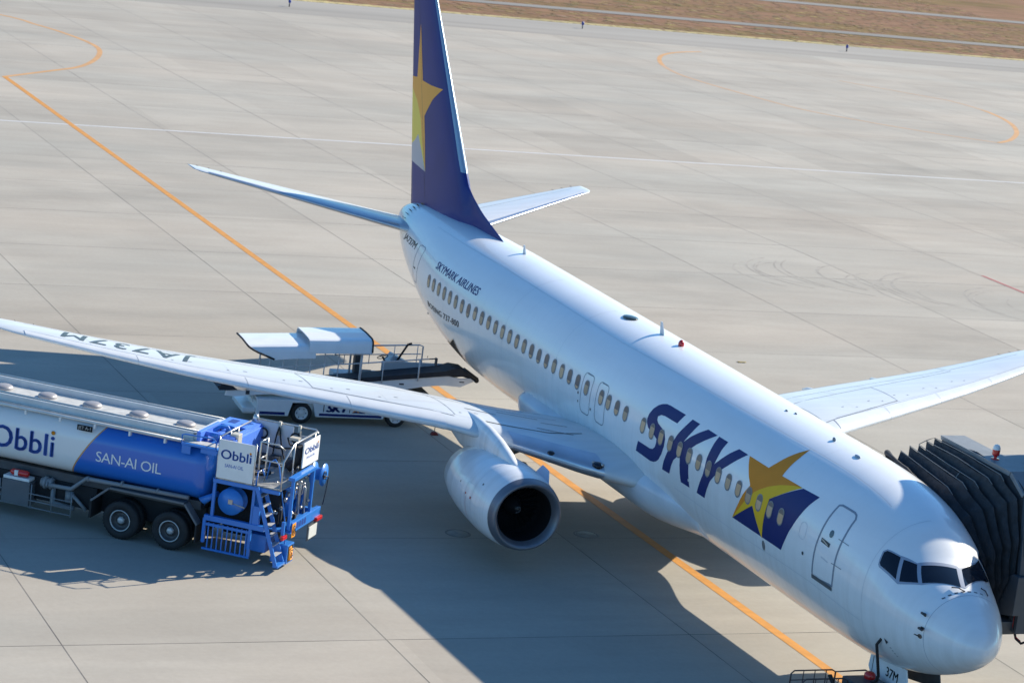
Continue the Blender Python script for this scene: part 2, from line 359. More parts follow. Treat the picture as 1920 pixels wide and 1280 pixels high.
lp = [(140.5, -64.5), (138.7, -61.0), (135.5, -57.8), (130.6, -55.3), (125.7, -54.0), (121.5, -53.95), (115.8, -54.8), (110.3, -56.1), (106.5, -58.8), (103.1, -62.2), (100.7, -65.5)]
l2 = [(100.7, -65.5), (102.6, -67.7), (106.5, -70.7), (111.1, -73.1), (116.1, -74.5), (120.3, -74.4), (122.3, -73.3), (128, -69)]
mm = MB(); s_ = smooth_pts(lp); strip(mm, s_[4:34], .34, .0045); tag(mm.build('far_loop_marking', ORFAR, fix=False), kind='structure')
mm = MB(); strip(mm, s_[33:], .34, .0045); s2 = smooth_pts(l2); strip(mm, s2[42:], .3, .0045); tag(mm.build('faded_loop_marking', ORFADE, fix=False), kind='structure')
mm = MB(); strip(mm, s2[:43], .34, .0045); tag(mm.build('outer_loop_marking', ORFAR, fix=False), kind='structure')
mm = MB(); strip(mm, [(84.6, -200), (84.6, 120)], .28, .0045); tag(mm.build('white_boundary_marking', WPAINT, fix=False), kind='structure')
mm = MB(); strip(mm, [(20, -31.25-4.9), (56.5, -36.15)], .18, .0045); tag(mm.build('red_boundary_marking', RPAINT, fix=False), kind='structure')
mm = MB()
rt_ = random.Random(11)
for (cx, cy, n_) in ((54.5, -26.5, 4), (54.0, -30.0, 6), (51.5, -32.5, 5), (50.0, -35.5, 4), (47.5, -37.0, 3), (51.0, -41.0, 4)):
    for q in range(n_):
        r0 = rt_.uniform(2.2, 4.6); ox, oy = rt_.uniform(-.8, .8), rt_.uniform(-.8, .8); a0 = rt_.randint(5, 50); a1 = rt_.randint(110, 165)
        strip(mm, [(cx+ox+r0*math.cos(R(a)), cy+oy+r0*math.sin(R(a))) for a in range(a0, a1, 6)], .085, .0035+q*.0002)
tag(mm.build('tyre_marks', TYRE, fix=False), kind='structure')
YG = mat('straw yellow verge grass', (.36, .27, .085), .95, noise=.4, nscale=1.5, stretch=(1, .3, 1))
# grass tufts: uneven verge and tussocks
tv, tf, tm = [], [], []
for i in range(9000):   # low sun-facing tussocks, lying almost flat
    x = 153.1+abs(random.gauss(0, .45)) if i < 3500 else 154+55*random.random(); y = random.uniform(-125, -22); wd = random.uniform(.10, .30)*(1 if i < 3500 else 1.6); k = len(tv)
    if 163.3 < x < 167.2 or 189 < x < 194: continue
    tv += [(x-wd*.6, y-wd, -.055), (x+wd*.6, y-wd*.8, -.055), (x+wd*.5, y+wd, -.03), (x-wd*.5, y+wd*.9, -.03)]; tf.append((k, k+1, k+2, k+3)); tm.append(random.choice((0, 0, 0, 2)) if i < 3500 else random.choice((1, 1, 2, 0)))
me = bpy.data.meshes.new('grass_tufts'); me.from_pydata(tv, [], tf)
for m_ in (YG, mat('russet grass tuft', (.24, .135, .075), .95), mat('olive grass tuft', (.17, .135, .055), .95)): me.materials.append(m_)
me.polygons.foreach_set('material_index', tm); tag(link(bpy.data.objects.new('grass', me)), kind='stuff')
# ------------------------------------------------------------------ airliner
TAU = .0124
jet = empty('passenger_jet'); jet.location = (0, 0, .007); jet.rotation_euler = (0, -TAU, 0)
tag(jet, 'white twin engine airliner with navy tail fin and SKY lettering', 'airliner')
RAD = 1.88
# body shell
xs = []
x = FX[0]
while x < FX[-1]:
    xs.append(x); x += .06 if x < 1 else .12 if x < 7.5 else .8 if x < 26 else .25
xs.append(FX[-1]); TH = [2*math.pi*k/96 for k in range(96)]
b = MB(); b.loft([[fpt(x, t) for t in TH] for x in xs]); fuse = b.build('fuselage', WHITE, jet)
def decal(name, poly, m, parent, eps=.004, side=1, step=.12, xstep=.25):
    P_ = [(p[0], p[1]*RAD) for p in poly]; X = [p[0] for p in P_]; Y = [p[1] for p in P_]
    cx = [min(X)+xstep*k for k in range(1, int((max(X)-min(X))/xstep)+1)]; cy = [min(Y)+step*k for k in range(1, int((max(Y)-min(Y))/step)+1)]
    v, f = tri2d(P_, cx, cy); me = bpy.data.meshes.new(name); me.from_pydata([fpt(p[0], side*p[1]/RAD, eps) for p in v], [], f)
    me.materials.append(m)
    for p in me.polygons: p.use_smooth = True
    return link(bpy.data.objects.new(name, me), parent)
def ribbon(name, pts, wd, m, parent, eps=.005, closed=False, dens=.12):
    P_ = [Vector((p[0], p[1]*RAD)) for p in pts]; Q = []
    n = len(P_)
    for i in range(n if closed else n-1):
        a, c = P_[i], P_[(i+1) % n]; k = max(1, int((c-a).length/dens))
        for j in range(k): Q.append(a.lerp(c, j/k))
    if not closed: Q.append(P_[-1])
    N_ = len(Q); vs = []
    for i in range(N_):
        a = Q[(i-1) % N_ if closed else max(i-1, 0)]; c = Q[(i+1) % N_ if closed else min(i+1, N_-1)]; t = (c-a).normalized(); nn = Vector((-t.y, t.x))*wd/2
        vs += [fpt((Q[i]+nn).x, (Q[i]+nn).y/RAD, eps), fpt((Q[i]-nn).x, (Q[i]-nn).y/RAD, eps)]
    fs = [(2*i, 2*((i+1) % N_), 2*((i+1) % N_)+1, 2*i+1) for i in range(N_ if closed else N_-1)]
    me = bpy.data.meshes.new(name); me.from_pydata(vs, [], fs); me.materials.append(m)
    for p in me.polygons: p.use_smooth = True
    return link(bpy.data.objects.new(name, me), parent)
def rrect(cx, cy, w_, h_, r, n=6):
    out = []
    for qx, qy, a0 in ((1, 1, 0), (-1, 1, 90), (-1, -1, 180), (1, -1, 270)):
        for k in range(n+1):
            a = R(a0+90*k/n); out.append((cx+qx*(w_/2-r)+r*math.cos(a), cy+qy*(h_/2-r)+r*math.sin(a)))
    return out
def surf(u, v): return (u, v/RAD)
def th_of_z(x, z):
    zt, zb, hw, zw = sect(x); v = (zt-zw) if z > zw else (zw-zb); return math.acos(max(-1, min(1, (z-zw)/v)))
# cabin windows
WZ = 3.763; WX = [6.859+.5544*i for i in range(19) if i != 15]+[17.3275, 18.3112]+[18.923+.5544*i for i in range(23)]
WX.sort()
def cabin_window(i, x):
    th = th_of_z(x, WZ - (.04 if x > 27 else 0)); cy = th*RAD; W_, H_ = .285, .43
    outer = rrect(x, cy, W_, H_, .135); inner = rrect(x, cy, W_-.06, H_-.06, .105)
    n = len(outer); vs = [fpt(p[0], p[1]/RAD, .012) for p in outer]+[fpt(p[0], p[1]/RAD, .014) for p in inner]
    me = bpy.data.meshes.new('cabin_window'); me.from_pydata(vs, [], [(k, (k+1) % n, n+(k+1) % n, n+k) for k in range(n)]); me.materials.append(WFRAME)
    o = link(bpy.data.objects.new('cabin_window', me), jet); o['group'] = 'row of cabin windows along the fuselage side'
    # glass pane: shade pulled to a height that varies; dark opening above it
    fr = random.Random(i*7+3); cut = cy-(H_/2-.04)+ (.05+.10*fr.random() if fr.random() < .75 else .20+.1*fr.random())
    up_ = [p for p in inner]; bm = bmesh.new(); vv = [bm.verts.new((p[0], p[1], 0)) for p in up_]; bm.faces.new(vv)
    for c in (cut, cy, cy+.1): bmesh.ops.bisect_plane(bm, geom=bm.verts[:]+bm.edges[:]+bm.faces[:], plane_co=(0, c, 0), plane_no=(0, 1, 0))
    bm.verts.index_update(); faces = [([q.index for q in f.verts], f.calc_center_median().y < cut) for f in bm.faces]; vs = [fpt(q.co.x, q.co.y/RAD, .013) for q in bm.verts]; bm.free()
    me = bpy.data.meshes.new('pane'); me.from_pydata(vs, [], [f[0] for f in faces]); me.materials.append(blind_mat(i)); me.materials.append(mat('window opening dark', (.11, .10, .10), .3, coat=.1))
    for p, f in zip(me.polygons, faces): p.material_index = 1 if f[1] else 0
    link(bpy.data.objects.new('pane', me), o)
for i, x in enumerate(WX): cabin_window(i, x)
# doors, hatches, seams
def hatch(name, cx, thc, w_, h_, r, lw, m=LINE): return ribbon(name, [surf(*p) for p in rrect(cx, thc*RAD, w_, h_, r, 4)][::-1], lw, m, jet, closed=True)
dpts = [(5.02, .905), (4.93, .878), (4.45, .850), (4.36, .862), (4.29, .91), (4.275, 1.15), (4.29, 1.42), (4.30, 1.70), (4.33, 1.80), (5.17, 1.86), (5.185, 1.80), (5.13, 1.52), (5.10, 1.37), (5.06, 1.09)]
sdoor = ribbon('service_door', dpts, .055, mat('door seal blue grey', (.22, .26, .32), .5), jet, closed=True)
ribbon('door_sill', [(5.19, 1.845), (4.33, 1.835)], .085, mat('sill grey', (.10, .11, .12), .5), sdoor, eps=.02)
ribbon('door_handle', [(4.98, 1.385), (4.62, 1.385)], .10, mat('handle recess', (.07, .075, .08), .5, metal=.3), sdoor, eps=.007)
ribbon('handle_bar', [(4.93, 1.372), (4.68, 1.395)], .028, STEEL, sdoor, eps=.02)
decal('viewing_port', [(4.703+.075*math.cos(a), 1.245+.05*math.sin(a)) for a in [2*math.pi*k/14 for k in range(14)]], mat('dark port glass', (.05, .06, .08), .1, coat=.5), sdoor, eps=.008)
for i_, (a_, b_) in enumerate(((1.18, 1.45), (1.50, 1.55))):
    ribbon('hinge_line', [(4.42, a_+.06), (4.02, a_+.04)], .018, LINE, sdoor, eps=.006)
ribbon('door_stencil', [(4.85, 1.58), (4.55, 1.585)], .03, FAINT, sdoor, eps=.006)
for cx in (17.3275, 18.3112):
    e_ = hatch('emergency_exit', cx, 1.53, .62, 1.02, .15, .022); e_['group'] = 'overwing exits'
    ribbon('stencil', [(cx+.16, 1.27), (cx-.16, 1.265)], .02, LINE, e_, eps=.006)
hatch('blanked_window', 5.78, 1.44, .28, .40, .12, .010, FAINT)
ad = ribbon('rear_service_door', [(33.10, 1.16), (32.95, 1.115), (32.55, 1.095), (32.45, 1.13), (32.62, 1.5), (32.75, 1.85), (33.25, 1.93), (33.32, 1.85), (33.22, 1.5)], .025, LINE, jet, closed=True)
ribbon('handle', [(33.15, 1.62), (32.95, 1.61)], .06, DARK, ad, eps=.008)
ribbon('upper_seam', [(33, .60), (27.03, .545), (18.3, .60), (11, .50), (5.0, .45), (3.9, .44)], .013, FAINT, jet)
ribbon('lower_seam', [(12.6, 1.95), (9, 1.98), (5.3, 1.94), (3.3, 1.98)], .013, FAINT, jet)
for xx in (3.2, 20.6, 24.4):
    s__ = ribbon('frame_seam', [(xx, .05+k*.1) for k in range(28)], .010, FAINT, jet); s__['group'] = 'circumferential skin seams'
for xx in (7.0, 12.6, 15.6, 22.5, 26.3, 29.5):
    s__ = ribbon('skin_seam', [(xx, .05+k*.1) for k in range(28)], .010, mat('very faint seam', (.70, .715, .73), .45), jet, eps=.0015); s__['group'] = 'circumferential skin seams'
ribbon('radome_seam', [(1.34, -.9+k*.1) for k in range(38)], .010, mat('radome gap', (.42, .45, .50), .6), jet)
for k in range(7):
    s__ = ribbon('radome_strip', [(1.45-abs(k-3)*.004, -.42+k*.16), (1.45, -.34+k*.16)], .03, mat('strip dark', (.08, .09, .11), .5), jet, eps=.007); s__['group'] = 'dashes behind the radome'
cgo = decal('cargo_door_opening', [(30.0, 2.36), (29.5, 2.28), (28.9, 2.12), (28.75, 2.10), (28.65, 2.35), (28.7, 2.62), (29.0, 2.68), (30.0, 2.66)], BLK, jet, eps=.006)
ribbon('opening_rim', [(30.0, 2.36), (29.5, 2.28), (28.9, 2.12), (28.75, 2.10), (28.65, 2.35), (28.7, 2.62)], .035, STEEL, cgo, eps=.02)
# small external fittings
def blob(name, x, th, dims, m, h=0):
    p = Vector(fpt(x, th, h)); bb = MB(); bb.lathe([(-.5, .0), (-.4, .3), (-.2, .46), (0, .5), (.2, .46), (.4, .3), (.5, 0)], (0, 0, 0), 'z', 14)
    bb.v = [(v[0]*dims[0]+p.x, v[1]*dims[1]+p.y, v[2]*dims[2]+p.z) for v in bb.v]; return bb.build(name, m, jet)
def blade_antenna(x, h, c):
    bb = MB(); z = sect(x)[0]; bb.prism([(x-c*.55, z-.02), (x+c*.75, z-.02), (x+c*.95, z+h), (x+c*.55, z+h)], -.015, .015, 'y'); o = bb.build('blade_antenna', mat('antenna pale grey', (.62, .64, .66), .4), jet); o['group'] = 'antennas on the crown'
blade_antenna(17.85, .34, .20); blade_antenna(27.75, .26, .16)
blob('anti_collision_beacon', 16.68, .0, (.22, .16, .26), REDL, .04)
blob('satellite_dome', 19.76, .05, (.62, .42, .10), mat('dark antenna cover', (.03, .045, .04), .3, coat=.3), .01)
blob('small_antenna', 7.69, .12, (.16, .03, .12), MIDG, .03); blob('small_antenna', 6.39, .16, (.26, .09, .07), SLTB, .02)
blob('small_antenna', 10.28, .08, (.12, .05, .05), MIDG, .01); blob('small_antenna', 10.0, .02, (.12, .05, .05), MIDG, .01)
for (xp, tp) in ((1.47, 1.17), (1.40, 1.50)):
    p = Vector(fpt(xp, tp, .0)); q = Vector(fpt(xp, tp, .09)); bb = MB(); bb.tube([p, q, q+Vector((-.16, .01, 0))], .022); bb.box(p+Vector((.02, 0, 0)), (.14, .03, .07)); o = bb.build('pitot_probe', mat('probe dark', (.05, .055, .06), .4, metal=.4), jet); o['group'] = 'air data probes below the windshield'
decal('angle_vane', [(1.42+.055*math.cos(a), 1.70+.05*math.sin(a)) for a in [2*math.pi*k/12 for k in range(12)]], mat('vane brown', (.14, .10, .08), .5), jet, eps=.012)
bb = MB(); p = Vector(fpt(1.42, 1.70, .03)); bb.tube([p, p+Vector((.16, .03, 0))], .014); bb.build('vane_blade', DARK, jet)
for (xp, tp, r_) in ((11.72, 1.745, .035), (5.63, 1.68, .04), (7.6, 1.90, .07), (18.75, 1.70, .03), (18.78, 1.60, .035), (17.9, 1.70, .035)):
    d_ = decal('drain_port', [(xp+r_*math.cos(a), tp+r_*math.sin(a)*(.9 if r_ < .06 else 1.5)/RAD*1.0) for a in [2*math.pi*k/10 for k in range(10)]], PANELW if xp == 11.72 else (STEEL if r_ > .06 else DARK), jet, eps=.012); d_['group'] = 'round vents and ports'
bb = MB(); p = Vector(fpt(33.8, math.pi*.93, 0)); bb.tube([p, p+Vector((-.1, .1, -.35))], .03); bb.box(p+Vector((-.12, .1, -.36)), (.05, .3, .05)); bb.build('drain_mast', MIDG, jet)
for k in range(6):
    p = Vector(fpt(36.1+.0*k, .25+k*.16, .05)); bb = MB(); bb.box(p, (.20, .012, .07), rot=Matrix.Rotation(-(.25+k*.16), 3, 'X')); o = bb.build('vortex_generator', DARK, jet); o['group'] = 'vortex generators beside the fin'
bb = MB(); bb.lathe([(0, .19), (.12, .17), (.2, .11)], (37.78, 0, 4.62), 'x', 20); bb.build('exhaust_outlet', LIP, jet)
# big lettering and star, on the skin
LS = [(12.85, 1.010), (12.99, 1.175), (13.705, 1.181), (13.905, 1.195), (14.026, 1.238), (13.991, 1.286), (13.858, 1.321), (13.556, 1.354), (13.37, 1.398), (13.278, 1.456), (13.263, 1.563), (13.356, 1.661), (13.512, 1.743), (13.665, 1.785), (13.821, 1.810), (14.03, 1.826), (14.924, 1.819), (14.787, 1.688), (14.062, 1.684), (13.887, 1.669), (13.775, 1.633), (13.729, 1.585), (13.738, 1.529), (13.895, 1.500), (14.145, 1.478), (14.327, 1.452), (14.457, 1.398), (14.508, 1.350), (14.502, 1.273), (14.418, 1.181), (14.279, 1.104), (14.134, 1.057), (13.941, 1.023), (13.735, 1.015)]
LK = [(12.442, 1.013), (12.017, 1.012), (12.127, 1.154), (12.226, 1.254), (12.325, 1.344), (12.086, 1.224), (11.791, 1.108), (11.535, 1.014), (11.001, 1.016), (11.415, 1.173), (11.692, 1.283), (11.857, 1.359), (11.839, 1.452), (11.803, 1.565), (11.748, 1.680), (11.669, 1.823), (12.178, 1.827), (12.232, 1.744), (12.276, 1.655), (12.329, 1.526), (12.476, 1.582), (12.641, 1.636), (12.739, 1.705), (12.862, 1.822), (13.3, 1.827), (13.21, 1.728), (13.09, 1.637), (12.955, 1.537), (12.832, 1.409), (12.722, 1.280), (12.555, 1.136)]
LY = [(10.916, 1.016), (10.42, 1.015), (10.476, 1.149), (10.492, 1.264), (10.524, 1.366), (10.315, 1.258), (10.085, 1.136), (9.814, 1.014), (9.327, 1.013), (9.655, 1.168), (9.902, 1.285), (10.129, 1.383), (10.367, 1.510), (10.556, 1.608), (10.677, 1.706), (10.801, 1.824), (11.254, 1.824), (11.106, 1.698), (10.97, 1.588), (10.933, 1.481), (10.962, 1.355), (10.948, 1.231), (10.94, 1.128)]
SO = [(9.242, 1.015), (8.233, 1.014), (8.072, 0.893), (7.922, 0.754), (7.759, 0.616), (7.602, 0.500), (7.551, 0.669), (7.554, 0.819), (7.551, 1.010), (6.547, 0.995), (6.91, 1.037), (7.364, 1.115), (7.801, 1.216), (8.105, 1.309), (8.306, 1.381), (8.559, 1.520), (8.888, 1.674), (9.253, 1.824), (8.955, 1.631), (8.755, 1.458), (8.594, 1.339), (8.81, 1.246), (9.058, 1.121)]
SY = [(6.547, 0.995), (6.91, 1.037), (7.364, 1.115), (7.801, 1.216), (8.105, 1.309), (8.306, 1.381), (8.559, 1.520), (8.888, 1.674), (9.253, 1.824), (8.253, 1.558), (7.662, 1.832), (7.621, 1.647), (7.589, 1.520), (7.559, 1.346), (7.036, 1.167)]
SN = [(9.253, 1.824), (8.253, 1.558), (7.559, 1.346), (6.504, 0.995), (5.773, 0.970), (5.956, 1.140), (6.104, 1.305), (6.276, 1.492), (6.473, 1.658), (6.689, 1.815)]
for nm, pl in (('letter_s', LS), ('letter_k', LK), ('letter_y', LY)): decal(nm, pl, NAVY, jet, eps=.003)
decal('flag_emblem', SN, NAVY, jet, eps=.003); decal('lower_star_emblem', SY, YELL, jet, eps=.0085); decal('upper_star_emblem', SO, GOLD, jet, eps=.0057)
def skin_text(name, body, x0, th0, x1, th1, capth, m, bold=.015, shear=0, spacing=1.0):
    W_ = math.hypot(x0-x1, 0)
    mp = lambda u, v: fpt(x0+(x1-x0)*u/W_, th0+(th1-th0)*u/W_-v/RAD, .004)
    return text_obj(name, body, None, None, None, W_, capth*RAD, m, jet, bold, shear, spacing, mapper=mp, cuts=3)
skin_text('airline_title', 'SKYMARK AIRLINES', 30.86, 1.240, 26.98, 1.205, .142, mat('title navy', (.012, .03, .17), .5, spec=.2), .022, .2, 1.04)
skin_text('type_title', 'BOEING 737-800', 31.25, 1.955, 27.95, 1.815, .088, DARK, .03, .1, 1.06)
skin_text('registration', 'JA737M', 35.25, 1.43, 33.42, 1.315, .155, DARK, .02, .25, .9)
# cockpit windows
P1 = [(3.027, 1.038), (3.079, 0.932), (3.038, 0.878), (2.741, 0.753), (2.486, 1.018), (2.959, 1.095), (3.01, 1.077)]
P2 = [(2.662, 0.727), (2.448, 0.556), (2.087, 0.737), (2.398, 0.987)]
P3 = [(2.395, 0.497), (2.156, -0.082), (1.579, 0.074), (2.02, 0.685)]
P4 = [(2.17, -0.194), (2.561, -0.715), (2.105, -0.732), (1.597, -0.039)]
FR = [(3.028, 1.111), (3.065, 1.048), (3.121, 0.931), (3.066, 0.863), (2.778, 0.742), (2.477, 0.544), (2.251, -0.124), (2.195, -0.160), (2.267, -0.272), (2.573, -0.679), (2.144, -0.793), (1.554, -0.044), (1.543, -0.005), (1.99, 0.715), (2.398, 1.046), (2.978, 1.130)]
WSF = mat('windshield frame blue grey', (.30, .34, .42), .4, coat=.2)
ws = decal('windshield_frame', FR, WSF, jet, eps=.006, xstep=.08, step=.08)
for pl in (P1, P2, P3, P4):
    g_ = decal('windshield_pane', pl, GLASS, ws, eps=.012, xstep=.08, step=.08); g_['group'] = 'cockpit panes'
for pl in (P1, P2):
    g_ = decal('windshield_pane', [(p[0], -p[1]-.02) for p in pl], GLASS, ws, eps=.012, xstep=.08, step=.08); g_['group'] = 'cockpit panes'
for (a_, c_) in (((1.60, .28), (1.42, .06)), ((1.62, -.42), (1.45, -.56))):
    bb = MB(); bb.tube([fpt(*a_, .03), fpt((a_[0]+c_[0])/2, (a_[1]+c_[1])/2, .06), fpt(*c_, .03)], .014); o = bb.build('wiper', DARK, jet); o['group'] = 'windshield wipers'

# belly fairing
def fair(x):
    t = (x-11.6)/(22.9-11.6); e_ = max(0, min(1, t/.28))*1.0; e_ = e_*e_*(3-2*e_); e2 = max(0, min(1, (1-t)/.03)); e2 = .75+.25*e2
    return e_*e2
b = MB(); rings = []
for k in range(50):
    x = 11.6+(22.9-11.6)*k/49; e_ = fair(x); hw = 1.46+.45*e_; zt = 2.52+.10*e_; zb = 1.32-.25*e_; zc = 2.15; nf = 1.0-.14*e_
    ring = []
    for j in range(48):
        a = 2*math.pi*j/48; s1, c1 = math.sin(a), math.cos(a); n_ = nf
        ring.append((x, math.copysign(abs(s1)**n_, s1)*hw, zc+(math.copysign(abs(c1)**n_, c1))*((zt-zc) if c1 > 0 else (zc-zb))))
    rings.append(ring)
b.loft(rings); b.build('belly_fairing', mat('fairing off white paint', (.68, .70, .73), .35, coat=.3, noise=.12, nscale=1.2), jet)

# lifting surfaces
def aero(c, tc):  # half thickness of a unit airfoil
    return 5*tc*(.2969*math.sqrt(max(c, 0))-.126*c-.3516*c*c+.2843*c**3-.1036*c**4)
CC = [1, .97, .93, .87, .8, .7, .6, .5, .4, .3, .22, .15, .10, .065, .04, .022, .01, .003, 0]
WST = [  # y, xLE, xTE, zLE, t/c
 (1.0, 13.95, 21.55, 2.13, .13), (1.9, 14.45, 21.55, 2.20, .13), (3.0, 15.30, 21.55, 2.31, .128), (4.2, 16.35, 21.58, 2.48, .122), (5.0, 17.0, 21.62, 2.60, .12), (5.8, 17.50, 21.75, 2.70, .118),
 (6.3, 17.79, 21.96, 2.76, .116), (8.5, 18.94, 22.70, 2.88, .112), (10.5, 19.99, 23.26, 3.00, .11), (12.5, 21.05, 23.80, 3.14, .108), (14.5, 22.10, 24.36, 3.33, .105), (16.2, 23.0, 24.84, 3.52, .10), (16.9, 23.40, 25.02, 3.59, .09), (17.2, 23.75, 25.05, 3.62, .05)]
def wst(y):
    i = 0
    while i < len(WST)-2 and y > WST[i+1][0]: i += 1
    a, c = WST[i], WST[i+1]; t = (y-a[0])/(c[0]-a[0]); return [a[k]+(c[k]-a[k])*t for k in range(1, 5)]
def wpt(y, c, upper=True, side=1, e=0):
    xl, xt, zl, tc = wst(y); ch = xt-xl; h = aero(c, tc)*ch; cam_ = .018*ch*math.sin(math.pi*min(1, c*1.0))
    return (xl+c*ch, side*y, zl-.012*c*ch+cam_+(h+e if upper else -h*.85-e))
def wing(side):
    ys = [WST[0][0]]; 
    while ys[-1] < 17.19: ys.append(min(17.2, ys[-1]+.35))
    rings = [[wpt(y, c, True, side) for c in CC]+[wpt(y, c, False, side) for c in CC[-2::-1]] for y in ys]
    b = MB(); b.loft(rings, closed=False); n = len(rings[0])
    w_ = b.build('wing', WINGG, jet)
    def strip_w(name, pts, wd, m, e=.004, dens=.5):
        Q = []
        for a, c in zip(pts, pts[1:]):
            k = max(1, int(abs(a[0]-c[0])/dens)+int(abs(a[1]-c[1])/.06))
            for j in range(k): Q.append((a[0]+(c[0]-a[0])*j/k, a[1]+(c[1]-a[1])*j/k))
        Q.append(pts[-1]); vs = []
        for i, q in enumerate(Q):
            a = Q[max(i-1, 0)]; c = Q[min(i+1, len(Q)-1)]; A = Vector(wpt(*a, True, side, e)); C = Vector(wpt(*c, True, side, e)); t = (C-A).normalized(); nn = t.cross(Vector((0, 0, 1))).normalized()*wd/2; p = Vector(wpt(*q, True, side, e)); vs += [p+nn, p-nn]
        me = bpy.data.meshes.new(name); me.from_pydata(vs, [], [(2*i, 2*i+2, 2*i+3, 2*i+1) for i in range(len(Q)-1)]); me.materials.append(m); return link(bpy.data.objects.new(name, me), w_)
    # slats: separate leading-edge shells, slightly proud
    for (a, c) in ((6.15, 8.48), (8.495, 11.0), (11.015, 13.7), (13.715, 16.5)):
        ys = [a+(c-a)*k/8 for k in range(9)]; SC = [.135, .10, .065, .04, .022, .01, .003, 0]
        rr = [[wpt(y, q, True, side, .012) for q in SC]+[wpt(y, q, False, side, .012) for q in (.003, .01, .022, .04)] for y in ys]
        bb = MB(); bb.loft(rr, closed=False, caps=(False, False)); o = bb.build('slat', SLAT, w_); o['group'] = 'leading edge slats'
        strip_w('slat_seam', [(a, .138), (c, .138)], .014, LINE, .013)
    ys = [2.6+(4.6-2.6)*k/8 for k in range(9)]
    rr = [[wpt(y, q, True, side, .010) for q in (.11, .08, .05, .03, .012, .003, 0)]+[wpt(y, q, False, side, .010) for q in (.003, .012, .03, .06)] for y in ys]
    bb = MB(); bb.loft(rr, closed=False, caps=(False, False)); bb.build('krueger_flap', BARE, w_)
    # panel seams, spoilers, flaps
    G = LINE
    for nm, pts, wd in (('spoiler_seam', [(9.3, .64), (13.0, .66)], .02), ('flap_seam', [(2.3, .80), (5.7, .79)], .025), ('flap_seam', [(5.9, .78), (12.9, .76)], .018), ('aileron_seam', [(13.1, .74), (16.3, .73)], .018), ('spar_seam', [(3.0, .20), (6.0, .17), (16.3, .17)], .012),
                        ('box_seam', [(9.27, .18), (9.27, .63)], .022), ('box_seam', [(9.27, .63), (2.4, .60)], .028), ('box_front_seam', [(9.27, .18), (7.5, .155), (5.8, .143)], .04), ('rib_seam', [(5.75, .17), (5.75, .99)], .022), ('rib_seam', [(13.0, .66), (13.0, .99)], .016), ('rib_seam', [(7.4, .18), (7.4, .62)], .008), ('rib_seam', [(11.3, .18), (11.3, .64)], .008), ('rib_seam', [(14.8, .18), (14.8, .7)], .008)):
        strip_w(nm, pts, wd, G if wd > .012 else FAINT)
    for y0, y1, c0 in ((6.3, 7.6, .62), (7.7, 9.0, .63), (9.1, 10.4, .635), (10.5, 11.8, .64)):
        for yy in (y0, y1): strip_w('spoiler_edge', [(yy, c0), (yy, .77)], .012, FAINT)
    for yy in (5.0, 7.0, 8.2, 9.4, 10.8, 12.2): 
        o = strip_w('access_panel', [(yy, .30), (yy+.10, .30)], .035, MIDG, .005); strip_w('fastener_dot', [(yy+.5, .24), (yy+.56, .24)], .04, MIDG, .005)
    for pts in ([(2.5, .45), (3.2, .44)], [(2.7, .30), (3.6, .29)], [(3.1, .52), (4.2, .50)], [(4.4, .40), (5.2, .39)]):
        strip_w('walkway_mark', pts, .035, DARK, .006)
    strip_w('walkway_line', [(2.35, .36), (3.4, .25), (4.6, .19), (5.3, .17)], .05, mat('worn seal brown', (.10, .095, .07), .7, noise=.5, nscale=12), .005)
    for (yy, x0, L_) in ((3.9, 20.9, 2.6), (7.9, 21.4, 2.3), (10.6, 22.3, 2.0)):  # flap track fairings
        xl, xt, zl, tc = wst(yy); bb = MB(); bb.lathe([(0, .01), (.2, .12), (.7, .20), (1.4, .20), (2.2, .10), (L_+.25, .01)], (xt-1.75, side*yy, zl-.30), 'x', 14, sy=1.5); o = bb.build('flap_track_fairing', SLAT, w_); o['group'] = 'flap track fairings'
    for yy in (15.9, 16.4, 16.8): 
        p = wpt(yy, 1, True, side); bb = MB(); bb.tube([p, (p[0]+.14, p[1], p[2])], .006, 5); o = bb.build('static_wick', DARK, w_); o['group'] = 'static wicks'
    return w_
ws_ = wing(1); wp_ = wing(-1)
def mp(u, v):
    x = 22.44+u*.41-v*.92; y = 11.92+u*.91+v*.38; xl, xt = wst(y)[:2]; return wpt(y, max(.02, min(.98, (x-xl)/(xt-xl))), True, 1, .006)
text_obj('wing_registration', 'JA737M', None, None, None, 3.62, .84, mat('registration grey green', (.07, .10, .11), .5), ws_, .02, 0, 1.22, mapper=mp, cuts=3)
def light_pod(c, r_, parent, nm):
    bb = MB(); bb.lathe([(-.5, .0), (-.35, .5), (0, .66), (.4, .42), (.6, 0)], (0, 0, 0), 'x', 18); bb.v = [(v[0]*r_[0]+c[0], v[1]*r_[1]+c[1], v[2]*r_[2]+c[2]) for v in bb.v]; return bb.build(nm, GLASS, parent)
lp_ = light_pod(wpt(2.72, .028, True, 1, -.03), (.42, .24, .15), ws_, 'landing_light')
for dx in (-.08, .10):
    c = wpt(2.72+dx*.9, .028, True, 1, .035); bb = MB(); bb.lathe([(-.03, 0), (-.02, .045), (.03, .05)], (c[0]+dx*.6-.05, c[1], c[2]-.01), 'x', 12); bb.build('lamp', STEEL, ws_)
light_pod(wpt(3.75, .022, True, 1, -.03), (.26, .16, .10), ws_, 'inlet_cutout')

